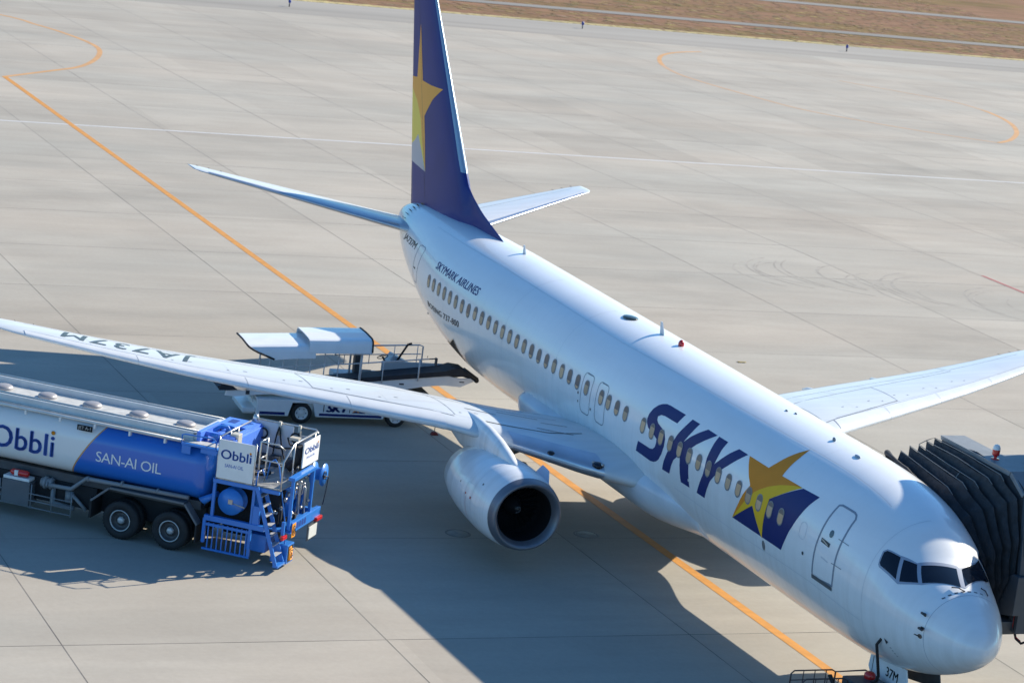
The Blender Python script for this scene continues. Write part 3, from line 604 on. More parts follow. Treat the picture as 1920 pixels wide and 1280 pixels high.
# horizontal stabilisers
def stab(side):
    ST = [(.2, 34.45, 38.2, 4.40, .10), (1.0, 34.95, 38.25, 4.53, .095), (6.9, 38.68, 39.93, 5.39, .09), (7.2, 38.85, 39.97, 5.43, .07), (7.36, 39.15, 39.98, 5.45, .03)]
    def sp(y, c, u, e=0):
        i = 0
        while i < len(ST)-2 and y > ST[i+1][0]: i += 1
        a, q = ST[i], ST[i+1]; t = (y-a[0])/(q[0]-a[0]); xl, xt, z, tc = [a[k]+(q[k]-a[k])*t for k in range(1, 5)]; h = aero(c, tc)*(xt-xl)
        return (xl+c*(xt-xl), side*y, z+(h+e if u else -h-e))
    ys = [.2, .6, 1, 2, 3, 4, 5, 6, 6.9, 7.05, 7.2, 7.3, 7.36]
    b = MB(); b.loft([[sp(y, c, True) for c in CC]+[sp(y, c, False) for c in CC[-2::-1]] for y in ys], closed=False)
    o = b.build('stabiliser', WINGG, jet)
    b = MB(); b.loft([[sp(y, c, True, .008) for c in (.07, .04, .02, .01, .003, 0)]+[sp(y, c, False, .008) for c in (.003, .01, .03, .06)] for y in [1.3+(6.95-1.3)*k/12 for k in range(13)]], closed=False, caps=(False, False)); b.build('leading_edge', BARE, o)
    b = MB(); vs = []
    for k in range(13):
        y = 1.2+5.6*k/12; vs += [sp(y, .70, True, .004), sp(y, .712, True, .004)]
    b.add(vs, [(2*i, 2*i+2, 2*i+3, 2*i+1) for i in range(12)]); b.build('elevator_seam', LINE, o, fix=False)
    for yy in (6.2, 6.6, 7.0):
        p = sp(yy, 1, True); bb = MB(); bb.tube([p, (p[0]+.16, p[1], p[2])], .008, 5); w__ = bb.build('static_wick', DARK, o); w__['group'] = 'static wicks'
stab(1); stab(-1)
# fin
FZ = [(4.75, 28.8, 37.65), (5.30, 29.0, 37.80), (5.45, 29.45, 37.84), (5.94, 31.42, 37.99), (6.25, 32.25, 38.07), (6.52, 32.80, 38.15), (7.2, 33.45, 38.35), (9.12, 35.09, 38.92), (11.96, 37.53, 39.74), (12.45, 37.98, 39.90), (12.62, 38.25, 39.95), (12.68, 38.7, 39.9)]
def fz(z):
    i = 0
    while i < len(FZ)-2 and z > FZ[i+1][0]: i += 1
    a, c = FZ[i], FZ[i+1]; t = (z-a[0])/(c[0]-a[0]); return a[1]+(c[1]-a[1])*t, a[2]+(c[2]-a[2])*t
def fin_h(x, z):
    xl, xt = fz(z); ml = 35.09-(9.12-z)*.862   # leading edge of the main fin box
    h = 0
    if x > ml: c = (x-ml)/(xt-ml); h = aero(c, .095 if z < 12.4 else .06)*(xt-ml)
    c = max(0, (x-xl)/(xt-xl)); return max(h, .075*min(1, math.sqrt(c*6))*max(0, 1-c*1.0)) if z < 12.6 else h*.4
def fin_pt(x, z, side, e=0): return (x, side*(fin_h(x, z)+e), z)
b = MB(); rings = []
zz = [4.75+(12.4-4.75)*k/60 for k in range(61)]+[12.5, 12.6, 12.68]
for z in zz:
    xl, xt = fz(z); rings.append([fin_pt(xl+c*(xt-xl), z, 1) for c in CC]+[fin_pt(xl+c*(xt-xl), z, -1) for c in CC[-2::-1]])
b.loft(rings, closed=False); fin = b.build('tail_fin', mat('fin navy paint', (.009, .021, .17), .5, coat=.08, noise=.10, nscale=.8, spec=.3), jet)
b = MB(); rings = []
for z in [6.9+(12.3-6.9)*k/24 for k in range(25)]:
    xl, xt = fz(z); L_ = xt-xl; cs = (.036, .026, .016, .009, .004, 0)
    rings.append([(xl+c*L_-.006, fin_h(xl+c*L_, z)+.007, z) for c in cs]+[(xl+c*L_-.006, -fin_h(xl+c*L_, z)-.007, z) for c in cs[::-1]])
b.loft(rings, closed=False, caps=(False, False)); b.build('leading_edge', mat('fin edge pale metal', (.26, .36, .46), .35, metal=.3), fin)
def fin_decal(name, poly, m, e, side=1):
    X = [p[0] for p in poly]; Z = [p[1] for p in poly]
    v, f = tri2d(poly, [min(X)+.15*k for k in range(1, int((max(X)-min(X))/.15)+1)], [min(Z)+.4*k for k in range(1, int((max(Z)-min(Z))/.4)+1)])
    def q(p):
        xl, xt = fz(p[1]); return fin_pt(min(p[0], xt), p[1], side, e)
    me = bpy.data.meshes.new(name); me.from_pydata([q(p) for p in v], [], f); me.materials.append(m); o = link(bpy.data.objects.new(name, me), fin); return o
TEx = lambda z: fz(z)[1]
for sd_ in (1, -1):
    fin_decal('star_emblem', [(38.53, 11.0), (37.65, 9.19), (36.7, 9.18), (35.66, 9.22), (36.4, 8.75), (37.06, 8.08), (36.72, 7.3), (36.33, 6.3), (37.0, 7.15), (37.44, 7.92), (38.1, 8.45), (TEx(8.76), 8.76), (TEx(9.14), 9.14), (38.33, 9.20)], mat('fin star gold', (.80, .36, .05), .5), .004, sd_)
    fin_decal('star_emblem', [(TEx(8.76), 8.76), (38.1, 8.45), (37.44, 7.92), (37.0, 7.15), (36.33, 6.3), (37.0, 6.9), (37.58, 7.37), (37.9, 7.1), (TEx(6.93), 6.93)], mat('fin star lemon', (.80, .60, .09), .5), .004, sd_)
    fin_decal('fin_patch', [(TEx(6.93), 6.93), (37.9, 7.1), (37.58, 7.37), (37.0, 6.9), (36.33, 6.3), (37.2, 6.33), (TEx(6.36), 6.36)], SLTB, .0035, sd_)
bb = MB(); bb.add([fin_pt(37.60-.0*k, 5.7+k*.5, 1, .004) for k in range(14)]+[fin_pt(37.63, 5.7+k*.5, 1, .004) for k in range(14)], [(i, i+1, 15+i, 14+i) for i in range(13)])
bb = MB(); vs = []
for k in range(26):
    z = 5.4+k*.27; xl, xt = fz(z); xr = xt-.30*(xt-(35.09-(9.12-z)*.862)); vs += [fin_pt(xr, z, 1, .004), fin_pt(xr+.02, z, 1, .004)]
bb.add(vs, [(2*i, 2*i+2, 2*i+3, 2*i+1) for i in range(25)]); bb.build('rudder_seam', mat('navy seam', (.006, .008, .03), .5), fin, fix=False)

# engines
def engine(side):
    X0, Y0, Z0 = 13.9, side*5.2, 1.44
    e_ = bpy.data.objects.new('engine', None); link(e_, jet); e_['group'] = 'turbofan engines'
    e_.location = (X0, Y0, Z0)
    def L(name, prof, m, n=56, sz=1.0):
        b = MB(); b.lathe(prof, (0, 0, 0), 'x', n, sx=1, sy=sz); return b.build(name, m, e_)
    L('cowl', [(.26, 1.025), (.55, 1.075), (1.0, 1.11), (1.5, 1.12), (2.1, 1.09), (2.8, 1.03), (3.4, .94), (3.95, .80), (3.95, .76), (3.4, .80)], WHITE, sz=.955)
    L('inlet_lip', [(.22, .765), (.14, .80), (.06, .845), (.01, .885), (.0, .92), (.025, .955), (.10, .99), (.26, 1.024)], LIP, sz=.955)
    L('inlet_duct', [(.22, .765), (.45, .745), (.75, .74), (1.25, .77), (1.30, .0)], mat('duct dark grey', (.012, .012, .014), .6, spec=.2), sz=.955)
    b = MB()
    for k in range(24):
        a = 2*math.pi*k/24; c, s_ = math.cos(a), math.sin(a); c2, s2_ = math.cos(a+.20), math.sin(a+.20)
        b.add([(1.02, .2*c, .2*s_), (1.14, .2*c2, .2*s2_), (1.18, .74*math.cos(a+.28), .74*math.sin(a+.28)), (1.0, .74*math.cos(a+.08), .74*math.sin(a+.08))], [(0, 1, 2, 3)])
    b.build('fan', FAN, e_, fix=False)
    sp_ = L('spinner', [(.62, 0), (.72, .09), (.88, .18), (1.05, .25)], mat('spinner black', (.02, .02, .022), .4), 24)
    b = MB(); pts = []
    for k in range(14):
        t = k/13; r_ = .05+.07*t; a = 4.0*t+1.0; pts.append((.665+.23*(r_/.18)**1.6*.6, r_*math.cos(a), r_*math.sin(a)))
    b.tube([(p[0]-.015, p[1], p[2]) for p in pts], .011, 6); b.build('spiral_mark', mat('spiral grey', (.10, .105, .11), .5), e_)
    L('core_nozzle', [(3.1, .58), (3.7, .52), (4.3, .42), (4.5, .38), (4.5, .34), (4.2, .3)], mat('nozzle dark metal', (.16, .14, .12), .4, metal=.8), 32)
    L('exhaust_plug', [(4.2, .28), (4.7, .22), (5.2, .03)], mat('nozzle dark metal', (.16, .14, .12), .4, metal=.8), 24)
    def cring(x, a0, a1, wd, m, nm, off=.004):
        prof = [(.26, 1.025), (.55, 1.075), (1.0, 1.11), (1.5, 1.12), (2.1, 1.09), (2.8, 1.00), (3.35, .88), (3.7, .78)]
        def rr(x):
            for (a, ra), (c, rc) in zip(prof, prof[1:]):
                if x <= c: return ra+(rc-ra)*(x-a)/(c-a)
            return .78
        vs = []
        for k in range(41):
            a = a0+(a1-a0)*k/40
            for xx in (x, x+wd): r_ = rr(xx)+off; vs.append((xx, r_*math.cos(a), .955*r_*math.sin(a)))
        bb = MB(); bb.add(vs, [(2*i, 2*i+2, 2*i+3, 2*i+1) for i in range(40)]); return bb.build(nm, m, e_, fix=False)
    cring(1.25, 0, 2*math.pi, .014, FAINT, 'cowl_seam'); cring(2.35, 0, 2*math.pi, .014, FAINT, 'cowl_seam')
    # hinge line and red service marks on the outboard side
    def mark(x0, x1, a0, a1, m, nm, off=.006):
        prof = [(.26, 1.025), (.55, 1.075), (1.0, 1.11), (1.5, 1.12), (2.1, 1.09), (2.8, 1.00), (3.35, .88), (3.7, .78)]
        def rr(x):
            for (a, ra), (c, rc) in zip(prof, prof[1:]):
                if x <= c: return ra+(rc-ra)*(x-a)/(c-a)
            return .78
        vs = []; 
        for i in range(7):
            for j in range(7):
                x = x0+(x1-x0)*i/6; a = a0+(a1-a0)*j/6; r_ = rr(x)+off; vs.append((x, side*r_*math.cos(a), .955*r_*math.sin(a)))
        bb = MB(); bb.add(vs, [(i*7+j, i*7+j+1, i*7+j+8, i*7+j+7) for i in range(6) for j in range(6)]); o = bb.build(nm, m, e_, fix=False); return o
    RM = mat('red stencil', (.45, .03, .03), .5)
    mark(1.62, 1.68, .10, .15, RM, 'warning_stencil'); mark(1.27, 1.34, .07, .13, RM, 'warning_stencil'); mark(1.60, 1.612, -.55, .06, RM, 'warning_line'); mark(2.2, 2.25, .25, .30, DARK, 'latch'); mark(.95, 1.0, .55, .60, DARK, 'latch')
    mark(1.72, 1.735, .0, .42, FAINT, 'hatch_seam'); mark(1.40, 1.72, .42, .43, FAINT, 'hatch_seam')
    # strake on inboard shoulder
    b = MB(); s_ = -side
    b.prism([(.25+0.0, 0), (.75, .30), (1.25, .33), (1.25, 0)], -.012, .012, 'y'); rot = Matrix.Rotation(0, 3, 'X')
    ang = R(48); b.v = [(v[0]+.2, s_*(math.cos(ang)*(1.04+v[2])), .955*math.sin(ang)*(1.04+v[2])+v[1]) for v in b.v]
    b.build('nacelle_strake', mat('strake blue grey', (.45, .52, .62), .4), e_)
    # pylon
    b = MB(); rings = []
    for (x, zt, zb, hw) in [(14.85, 2.47, 2.42, .02), (15.1, 2.56, 2.38, .10), (15.5, 2.70, 2.30, .155), (16.2, 2.87, 2.2, .185), (16.9, 2.97, 2.1, .20), (17.5, 3.00, 2.0, .20), (18.1, 3.00, 1.9, .19), (18.8, 2.94, 1.95, .16), (19.3, 2.80, 2.05, .12), (20.2, 2.6, 2.25, .05), (21.0, 2.5, 2.4, .02)]:
        rings.append([(x-X0, hw*math.sin(a), (zt+zb)/2-Z0+(zt-zb)/2*math.copysign(abs(math.cos(a))**.7, math.cos(a))) for a in [2*math.pi*k/20 for k in range(20)]])
    b.loft(rings); b.build('pylon', WHITE, e_)
    return e_
engine(1); engine(-1)

# landing gear
def wheel(parent, c, r_, wd, name='wheel'):
    b = MB(); b.lathe([(-wd/2, r_*.6), (-wd/2, r_*.88), (-wd*.38, r_*.98), (0, r_), (wd*.38, r_*.98), (wd/2, r_*.88), (wd/2, r_*.6)], c, 'y', 28); o = b.build(name, BLACK, parent)
    b = MB(); b.lathe([(-wd*.46, 0), (-wd*.42, r_*.6), (wd*.42, r_*.6), (wd*.46, 0)], c, 'y', 20); b.build('rim', mat('wheel rim pale', (.42, .42, .42), .4, metal=.3), o if parent.parent is None else parent); return o
for sd_ in (1, -1):
    g_ = bpy.data.objects.new('main_landing_gear', None); link(g_, jet); g_['group'] = 'main landing gear legs'
    for dy in (-.43, .43): wheel(g_, (20.75, sd_*2.86+dy, .565-.26), .56, .38)
    b = MB(); b.tube([(20.75, sd_*2.86, .32), (20.6, sd_*2.86, 2.3)], .13); b.tube([(20.75, sd_*2.86-.4, .31), (20.75, sd_*2.86+.4, .31)], .09); b.tube([(20.7, sd_*2.86, 1.1), (20.2, sd_*1.5, 1.9)], .06); b.build('strut', STEEL, g_)
ng = bpy.data.objects.new('nose_landing_gear', None); link(ng, jet)
for dy in (-.2, .2): wheel(ng, (4.25, dy, .285), .34, .2)
b = MB(); b.tube([(4.25, 0, .29), (4.1, 0, 1.8)], .09); b.tube([(4.25, -.22, .29), (4.25, .22, .29)], .05); b.tube([(4.15, 0, 1.0), (3.3, 0, 1.6)], .045); b.build('strut', STEEL, ng)
for sd_ in (1, -1):
    b = MB(); pl = [(4.18, 1.30), (4.22, .98), (4.0, .74), (2.72, .98), (2.48, 1.12), (2.62, 1.46)]
    b.prism(pl, sd_*.44-.02, sd_*.44+.02, 'y'); o = b.build('gear_door', LWHITE if sd_ > 0 else DKG, ng, bevel=.008); o['group'] = 'nose gear doors'  # port door coloured dark for its inner face in shadow
    if sd_ > 0:
        text_obj('registration_mark', '37M', (3.42, .46, 1.03), (-1, 0, .02), (.02, 0, 1), .52, .22, DARK, ng, .02, 0, 1.0, eps=.005)
        b = MB(); b.b2(4.02, 4.04, .461, .466, .88, 1.36); b.build('door_seam', DARK, ng)
# ------------------------------------------------------------------ refuelling truck (local: X forward, Y towards the near side)
tz = math.atan2(.766, .642)
truck = empty('fuel_truck', (16.97+.766*1.25, 15.04-.642*1.25, 0), tz)
tag(truck, 'long blue and white refuelling tanker with a ladder and work platform at its rear', 'fuel truck')
def tank_ring(x, s_=1.0):
    out = []
    for k in range(56):
        a = 2*math.pi*k/56; s1, c1 = math.sin(a), math.cos(a); n_ = .62
        y = math.copysign(abs(s1)**n_, s1)*1.22*s_; z = 2.12+math.copysign(abs(c1)**n_, c1)*.80*s_; out.append((x, y, z))
    return out
def tankmat():
    m = bpy.data.materials.new('tank two tone paint'); m.use_nodes = True; t, N, L = nodes(m); b = N['Principled BSDF']; b.inputs['Roughness'].default_value = .30; b.inputs['Coat Weight'].default_value = .35
    tc = N.new('ShaderNodeTexCoord'); sp = N.new('ShaderNodeSeparateXYZ'); L.new(tc.outputs['Object'], sp.inputs[0])
    def M_(op, a, c):
        n = N.new('ShaderNodeMath'); n.operation = op
        for i, q in enumerate((a, c)):
            if isinstance(q, (int, float)): n.inputs[i].default_value = q
            else: L.new(q, n.inputs[i])
        return n.outputs[0]
    # livery edge: x = 1.72 - .42*(z-1.4) - .12*(z-1.4)^2
    dz = M_('SUBTRACT', sp.outputs[2], 1.4); e_ = M_('ADD', M_('MULTIPLY', dz, .47), M_('MULTIPLY', M_('MULTIPLY', dz, dz), .11)); d = M_('ADD', M_('SUBTRACT', sp.outputs[0], 1.70), e_)
    r = N.new('ShaderNodeValToRGB'); r.color_ramp.interpolation = 'CONSTANT'; el = r.color_ramp.elements
    el[0].position = 0; el[0].color = (.016, .135, .52, 1); el[1].position = .5; el[1].color = (.55, .27, .06, 1); k = el.new(.507); k.color = (.72, .73, .72, 1)
    L.new(M_('ADD', M_('MULTIPLY', d, .2), .5), r.inputs[0]); L.new(r.outputs[0], b.inputs['Base Color']); return m
b = MB(); b.loft([tank_ring(-2.12, .72), tank_ring(-2.08, .84), tank_ring(-1.98, .93), tank_ring(-1.86, .985), tank_ring(-1.78)]+[tank_ring(-1.7+.5*k) for k in range(15)]+[tank_ring(5.55, .97), tank_ring(5.75, .85)])
tank = b.build('tank', tankmat(), truck)
text_obj('oil_lettering', 'SAN-AI OIL', (.97, 1.223, 1.93), (-1, 0, 0), (0, 0, 1), 1.83, .27, PANELW, tank, .0, 0, .92, eps=.004)
text_obj('brand_lettering', 'Obbli', (3.95, 1.223, 1.80), (-1, 0, 0), (0, 0, 1), 1.78, .58, LBLUE, tank, .018, 0, 1.0, eps=.004)
b = MB(); b.lathe([(0, 0), (0, .055), (.006, .05)], (2.215, 1.228, 2.43), 'y', 16); b.v = [(v[0], v[1], v[2]) for v in b.v]; b.build('yellow_dot', GOLD, tank, fix=False)
# walkway deck, coamings, side rail trim
b = MB(); b.b2(-1.55, 5.6, -1.0, 1.0, 2.86, 2.945); b.build('tank_deck', ALU, truck)
b = MB()
for y0, y1 in ((.70, .92), (-.92, -.70)): b.b2(-1.62, 5.6, y0, y1, 2.9, 3.11)
b.b2(-1.62, -1.50, -.92, .92, 2.9, 3.12)
b.build('coaming', mat('coaming pale grey', (.58, .60, .60), .4, coat=.2, noise=.08, nscale=4), truck, bevel=.015)
b = MB(); b.b2(-1.5, 5.6, -.28, .28, 2.95, 2.985); b.build('walkway_plate', mat('walkway grey', (.50, .50, .48), .6, noise=.2, nscale=5), truck)
b = MB()
for s_ in (1, -1): b.tube([(-1.35, s_*1.17, 2.90), (5.6, s_*1.17, 2.90)], .045); b.tube([(-1.6, s_*.81, 3.13), (5.6, s_*.81, 3.13)], .022)
b.build('side_rail', ALU, truck)
b = MB()
for k in range(7): b.b2(-.9+k*.98, -.85+k*.98, 1.13, 1.232, 2.76, 2.88)
b.build('rail_bracket', TWHITE, truck)
for x in (4.33, 3.05, 1.76, .43, -.9):
    b = MB(); b.lathe([(.0, .25), (.03, .255), (.07, .24), (.10, .19), (.115, .1), (.118, 0)], (x, 0, 2.985), 'z', 26); o = b.build('manhole_dome', mat('dome aluminium', (.36, .34, .34), .45, metal=.3, noise=.08), truck); o['group'] = 'domes along the tank top'
b = MB(); b.b2(1.13, 1.55, 1.235, 1.26, 2.66, 2.80); jp = b.build('product_plate', BLK, truck)
text_obj('plate_text', 'JET A-1', (1.52, 1.262, 2.70), (-1, 0, 0), (0, 0, 1), .35, .08, PANELW, jp, .01)
# chassis
b = MB()
for s_ in (1, -1): b.b2(-4.0, 8.4, s_*.42-.05, s_*.42+.05, .82, 1.12)
for x in (-3.8, -2.2, -.5, 1.4, 3.2, 5.0, 7.0): b.b2(x-.05, x+.05, -.42, .42, .85, 1.05)
b.b2(-1.9, 5.6, -.9, .9, 1.12, 1.34); b.build('chassis', DKG, truck)
b = MB(); b.b2(-1.95, 5.8, -.62, .62, .45, 1.12); b.b2(1.0, 5.8, -.9, .9, .5, 1.1); b.b2(-3.9, -2.1, -.9, .55, .85, 1.9); b.b2(-3.6, -2.1, -1.0, -.3, .3, .85); b.build('underbody_shade', mat('underbody black', (.012, .014, .018), .8, noise=.3), truck)  # dark masses added for the shade under the truck and to block light behind
def big_wheel(x, y, dual=True, r_=.50):
    for yy in ((y, y-math.copysign(.30, y)) if dual else (y,)):
        o = bpy.data.objects.new('wheel', None); link(o, truck); o['group'] = 'truck wheels'
        b = MB(); b.lathe([(-.125, r_*.58), (-.135, r_*.80), (-.12, r_*.95), (-.08, r_), (.08, r_), (.12, r_*.95), (.135, r_*.80), (.125, r_*.58)], (x, yy, r_), 'y', 40, close=True)
        for k in range(36):
            a = 2*math.pi*k/36; b.box((x+math.cos(a)*r_*.995, yy, r_+math.sin(a)*r_*.995), (.012, .20, .02), rot=Matrix.Rotation(-a, 3, 'Y'))
        b.build('tyre', BLACK, o)
        sg = math.copysign(1, y); b = MB(); b.lathe([(-.10*sg, .285), (.125*sg, .29), (.13*sg, .262), (.10*sg, .25), (.02*sg, .215), (.00*sg, .14), (.05*sg, .125), (.06*sg, .08), (.11*sg, .075), (.11*sg, 0)], (x, yy, r_), 'y', 32, mi=0)
        for k in range(8):
            a = 2*math.pi*k/8; b.lathe([(.03*sg, .017), (.075*sg, .014), (.075*sg, 0)], (x+.105*math.cos(a), yy, r_+.105*math.sin(a)), 'y', 8)
        b.build('rim', [mat('steel rim dark', (.075, .075, .08), .5, metal=.3, noise=.3, nscale=9)], o)
        b = MB(); b.lathe([(.10*sg, .27), (.135*sg, .285), (.14*sg, .262), (.10*sg, .252)], (x, yy, r_), 'y', 32, close=True); b.lathe([(.05*sg, .10), (.10*sg, .085), (.125*sg, .06), (.125*sg, 0)], (x, yy, r_), 'y', 20); b.build('rim_ring', mat('rim ring bright', (.50, .50, .50), .4, metal=.3), o)
for x in (.14, -1.24): big_wheel(x, 1.10); big_wheel(x, -1.10)
big_wheel(6.5, 1.05, False); big_wheel(6.5, -1.05, False)
b = MB(); fp = [(.98, .86), (.50, 1.28), (-1.58, 1.28), (-1.96, .80)]
for s_ in (1, -1):
    y0, y1 = (.98, 1.26) if s_ > 0 else (-1.26, -.98)
    for a, c in zip(fp, fp[1:]):
        n_ = Vector((c[1]-a[1], -(c[0]-a[0]))).normalized()*.05
        b.prism([a, c, (c[0]+n_.x, c[1]+n_.y), (a[0]+n_.x, a[1]+n_.y)], y0, y1, 'y')
b.build('mudguard', mat('mudguard grey', (.14, .15, .165), .5, noise=.15, nscale=4), truck)
for q_ in ((.96, 1.02, .6, 1.25, .42, .95), (-1.98, -1.94, .6, 1.25, .35, .82)):
    b = MB(); b.b2(*q_); b.build('mud_flap', BLACK, truck)
b = MB(); b.tube([(2.3, 1.16, 1.02), (1.6, 1.16, 1.04), (1.2, 1.16, 1.40), (-1.65, 1.16, 1.46)], .055, 12)
for x in (2.28, 1.15, .2, -.8): b.tube([(x-.02, 1.16, 1.46 if x < 1.15 else (1.40 if x < 2 else 1.02)), (x+.02, 1.16, 1.46 if x < 1.15 else (1.40 if x < 2 else 1.02))], .075, 12)
b.build('product_pipe', MIDG, truck)
b = MB(); b.lathe([(-.16, .0), (-.16, .14), (-.1, .16), (-.1, .13), (.0, .13), (.0, .165), (.07, .165), (.07, .12), (.16, .12), (.16, 0)], (2.35, 1.02, 1.03), 'x', 20); b.tube([(2.2, .95, .98), (2.2, .95, .5), (1.6, .9, .45)], .07); b.lathe([(-.14, 0), (-.14, .12), (.14, .12), (.14, 0)], (1.75, .9, .75), 'z', 16); b.tube([(1.2, 1.0, .5), (1.6, 1.05, .85)], .05); b.build('pump_gear', MIDG, truck)
b = MB(); b.b2(2.75, 3.55, .72, 1.22, .34, .98); bx = b.build('side_locker', mat('locker grey', (.11, .12, .135), .45, noise=.1), truck, bevel=.02)
b = MB(); b.b2(2.78, 3.52, .80, 1.225, .99, 1.07); b.build('locker_lid', PANELW, truck, bevel=.015)
b = MB(); b.lathe([(-.26, 0), (-.25, .07), (-.2, .085), (.2, .085), (.24, .06), (.28, .03), (.28, 0)], (3.1, 1.12, 1.17), 'x', 16); fx = b.build('fire_extinguisher', REDL, truck); b = MB(); b.b2(3.12, 3.22, 1.12, 1.212, 1.10, 1.24); b.build('instruction_sticker', PANELW, truck)
b = MB()
for z in (.34, .52, .70): b.tube([(1.55, 1.2, z), (5.6, 1.2, z)], .016, 6)
for x in (1.55, 2.1, 2.7, 3.6, 4.5, 5.6): b.tube([(x, 1.2, .30), (x, 1.2, .95)], .016, 6)
b.build('side_guard', MIDG, truck)
b = MB(); b.b2(3.8, 5.4, .55, 1.15, .42, .95); b.b2(3.8, 5.4, -1.15, -.55, .42, .95); b.build('fuel_and_air_tanks', DKG, truck, bevel=.08)
b = MB(); b.prism([(6.0, .55), (6.0, 2.75), (7.7, 2.85), (8.0, 1.9), (8.15, 1.0), (8.15, .45), (7.2, .45), (7.15, .95), (6.4, 1.0), (6.35, .55)], -1.2, 1.2, 'y'); cabo = b.build('cab', TWHITE, truck, bevel=.05)
b = MB(); b.prism([(7.77, 2.70), (8.02, 1.92), (8.04, 1.92), (7.79, 2.70)], -1.05, 1.05, 'y'); b.prism([(6.6, 1.85), (6.6, 2.5), (7.6, 2.5), (7.85, 1.85)], 1.2, 1.208, 'y'); b.prism([(6.6, 1.85), (6.6, 2.5), (7.6, 2.5), (7.85, 1.85)], -1.208, -1.2, 'y'); b.build('cab_glass', GLASS, cabo)
# side shelf with blue handrail behind the tank shoulder
b = MB(); b.b2(-2.32, -1.36, .82, 1.30, 2.84, 2.90); b.b2(-1.62, -1.38, 1.24, 1.295, 2.62, 2.84); b.b2(-2.34, -1.9, 1.24, 1.295, 2.72, 2.84); b.build('side_shelf', FBLUE, truck, bevel=.01)
b = MB(); b.tube([(-1.36, 1.27, 2.9), (-1.36, 1.27, 3.09), (-1.45, 1.27, 3.12), (-2.2, 1.27, 3.14), (-2.3, 1.27, 3.08), (-2.3, 1.27, 2.9)], .018); b.build('shelf_rail', FBLUE, truck)
b = MB(); b.b2(-2.3, -1.4, .86, 1.22, 2.905, 2.912); b.build('tread_plate', mat('tread plate', (.50, .49, .46), .5, noise=.2, nscale=14), truck)
# blue deck between tank top and platform: open frame plate
b = MB(); b.b2(-2.55, -1.62, -1.15, -.35, 3.06, 3.12); b.b2(-1.72, -1.62, -.35, .95, 2.9, 3.16); b.b2(-2.55, -2.42, -.35, .70, 3.05, 3.12); b.b2(-2.10, -1.98, -.35, .55, 3.05, 3.11); b.b2(-2.55, -1.72, .50, .62, 3.0, 3.11); b.b2(-2.6, -2.5, -1.15, .7, 2.2, 3.06)
b.build('valve_deck', mat('light blue deck paint', (.10, .24, .78), .4, coat=.2, noise=.06, nscale=5), truck, bevel=.01)
b = MB(); b.b2(-2.0, -1.78, -.98, -.62, 3.12, 3.126); b.build('deck_opening', mat('opening navy', (.012, .05, .25), .6), truck)
b = MB(); b.tube([(-1.85, .35, 2.95), (-1.85, .35, 3.12), (-1.95, .2, 3.2), (-2.1, .15, 3.2), (-2.2, .1, 3.0)], .05, 10); b.tube([(-1.9, -.1, 2.95), (-1.9, -.1, 3.14), (-2.25, -.1, 3.14)], .045, 10); b.lathe([(-.04, .0), (-.04, .13), (0, .14), (.04, .13), (.04, 0)], (-1.95, .55, 3.05), 'z', 18); b.build('vent_pipe', FBLUE, truck)
# rear module: chassis frame, platform, rails
b = MB()
for (x, y) in ((-2.34, 1.18), (-2.34, -1.18), (-3.42, 1.18), (-3.5, -1.18), (-4.28, .78), (-4.28, -.62), (-4.22, 1.0)):
    top = 2.12 if x > -4 else 2.36
    b.b2(x-.04, x+.04, y-.04, y+.04, 1.05 if y != 1.0 else .95, top if y != 1.0 else 1.3)
b.b2(-4.1, -2.3, 1.14, 1.24, 2.02, 2.12); b.b2(-4.1, -2.3, -1.24, -1.14, 2.02, 2.12); b.b2(-2.38, -2.28, -1.2, 1.2, 2.02, 2.12)
b.b2(-4.34, -4.16, -.68, .84, 2.33, 2.42); b.b2(-4.3, -3.5, -1.24, -1.16, 1.95, 2.02)
b.b2(-3.8, -2.15, 1.12, 1.25, 1.0, 1.14); b.b2(-4.36, -2.2, -1.25, -1.12, 1.0, 1.14)
b.b2(-4.36, -4.24, -1.25, .72, .98, 1.22); b.b2(-4.36, -3.4, -1.2, .8, .95, .99)
b.b2(-3.62, -3.42, 1.10, 1.22, 1.05, 1.62)
b.build('rear_frame', FBLUE, truck, bevel=.01)
b = MB(); b.b2(-4.12, -2.34, -1.2, 1.2, 2.12, 2.16); b.build('platform_floor', mat('platform chequer plate', (.36, .35, .32), .5, metal=.2, noise=.35, nscale=9), truck)
b = MB()
for (bx_, by_) in ((-4.0, -.75), (-3.55, -.9), (-3.1, -.85), (-2.7, -.8)): b.b2(bx_-.14, bx_+.14, by_-.15, by_+.12, 2.16, 2.42)
b.build('valve_block', DKG, truck, bevel=.02)
rl = MB()
zt = 3.22
rl.tube([(-2.36, 1.2, zt), (-2.36, -1.18, zt)], .022, 8)
rl.tube([(-2.36, -1.2, zt), (-4.02, -1.2, zt), (-4.12, -1.12, zt-.05), (-4.12, -1.0, zt-.02)], .022, 8)
rl.tube([(-4.12, -1.05, zt), (-4.12, .55, zt), (-4.12, 1.2, 2.88), (-4.12, 1.2, 2.16)], .022, 8)
rl.tube([(-3.47, 1.2, 2.16), (-3.47, 1.2, zt+.08), (-3.95, 1.2, zt+.08), (-4.1, 1.1, zt-.06)], .020, 8)
rl.tube([(-3.47, 1.2, 2.84), (-4.12, 1.2, 2.84)], .016, 8)
for z in (zt+.08, 2.85, 2.5): rl.tube([(-3.47, 1.2, z), (-3.47, .72, z)], .017, 8)
rl.tube([(-3.47, .72, 2.16), (-3.47, .72, zt+.08)], .018, 8); rl.tube([(-3.36, 1.2, 2.1), (-3.36, 1.2, zt)], .02, 8); rl.tube([(-2.36, 1.21, 2.05), (-2.36, 1.21, zt)], .02, 8)
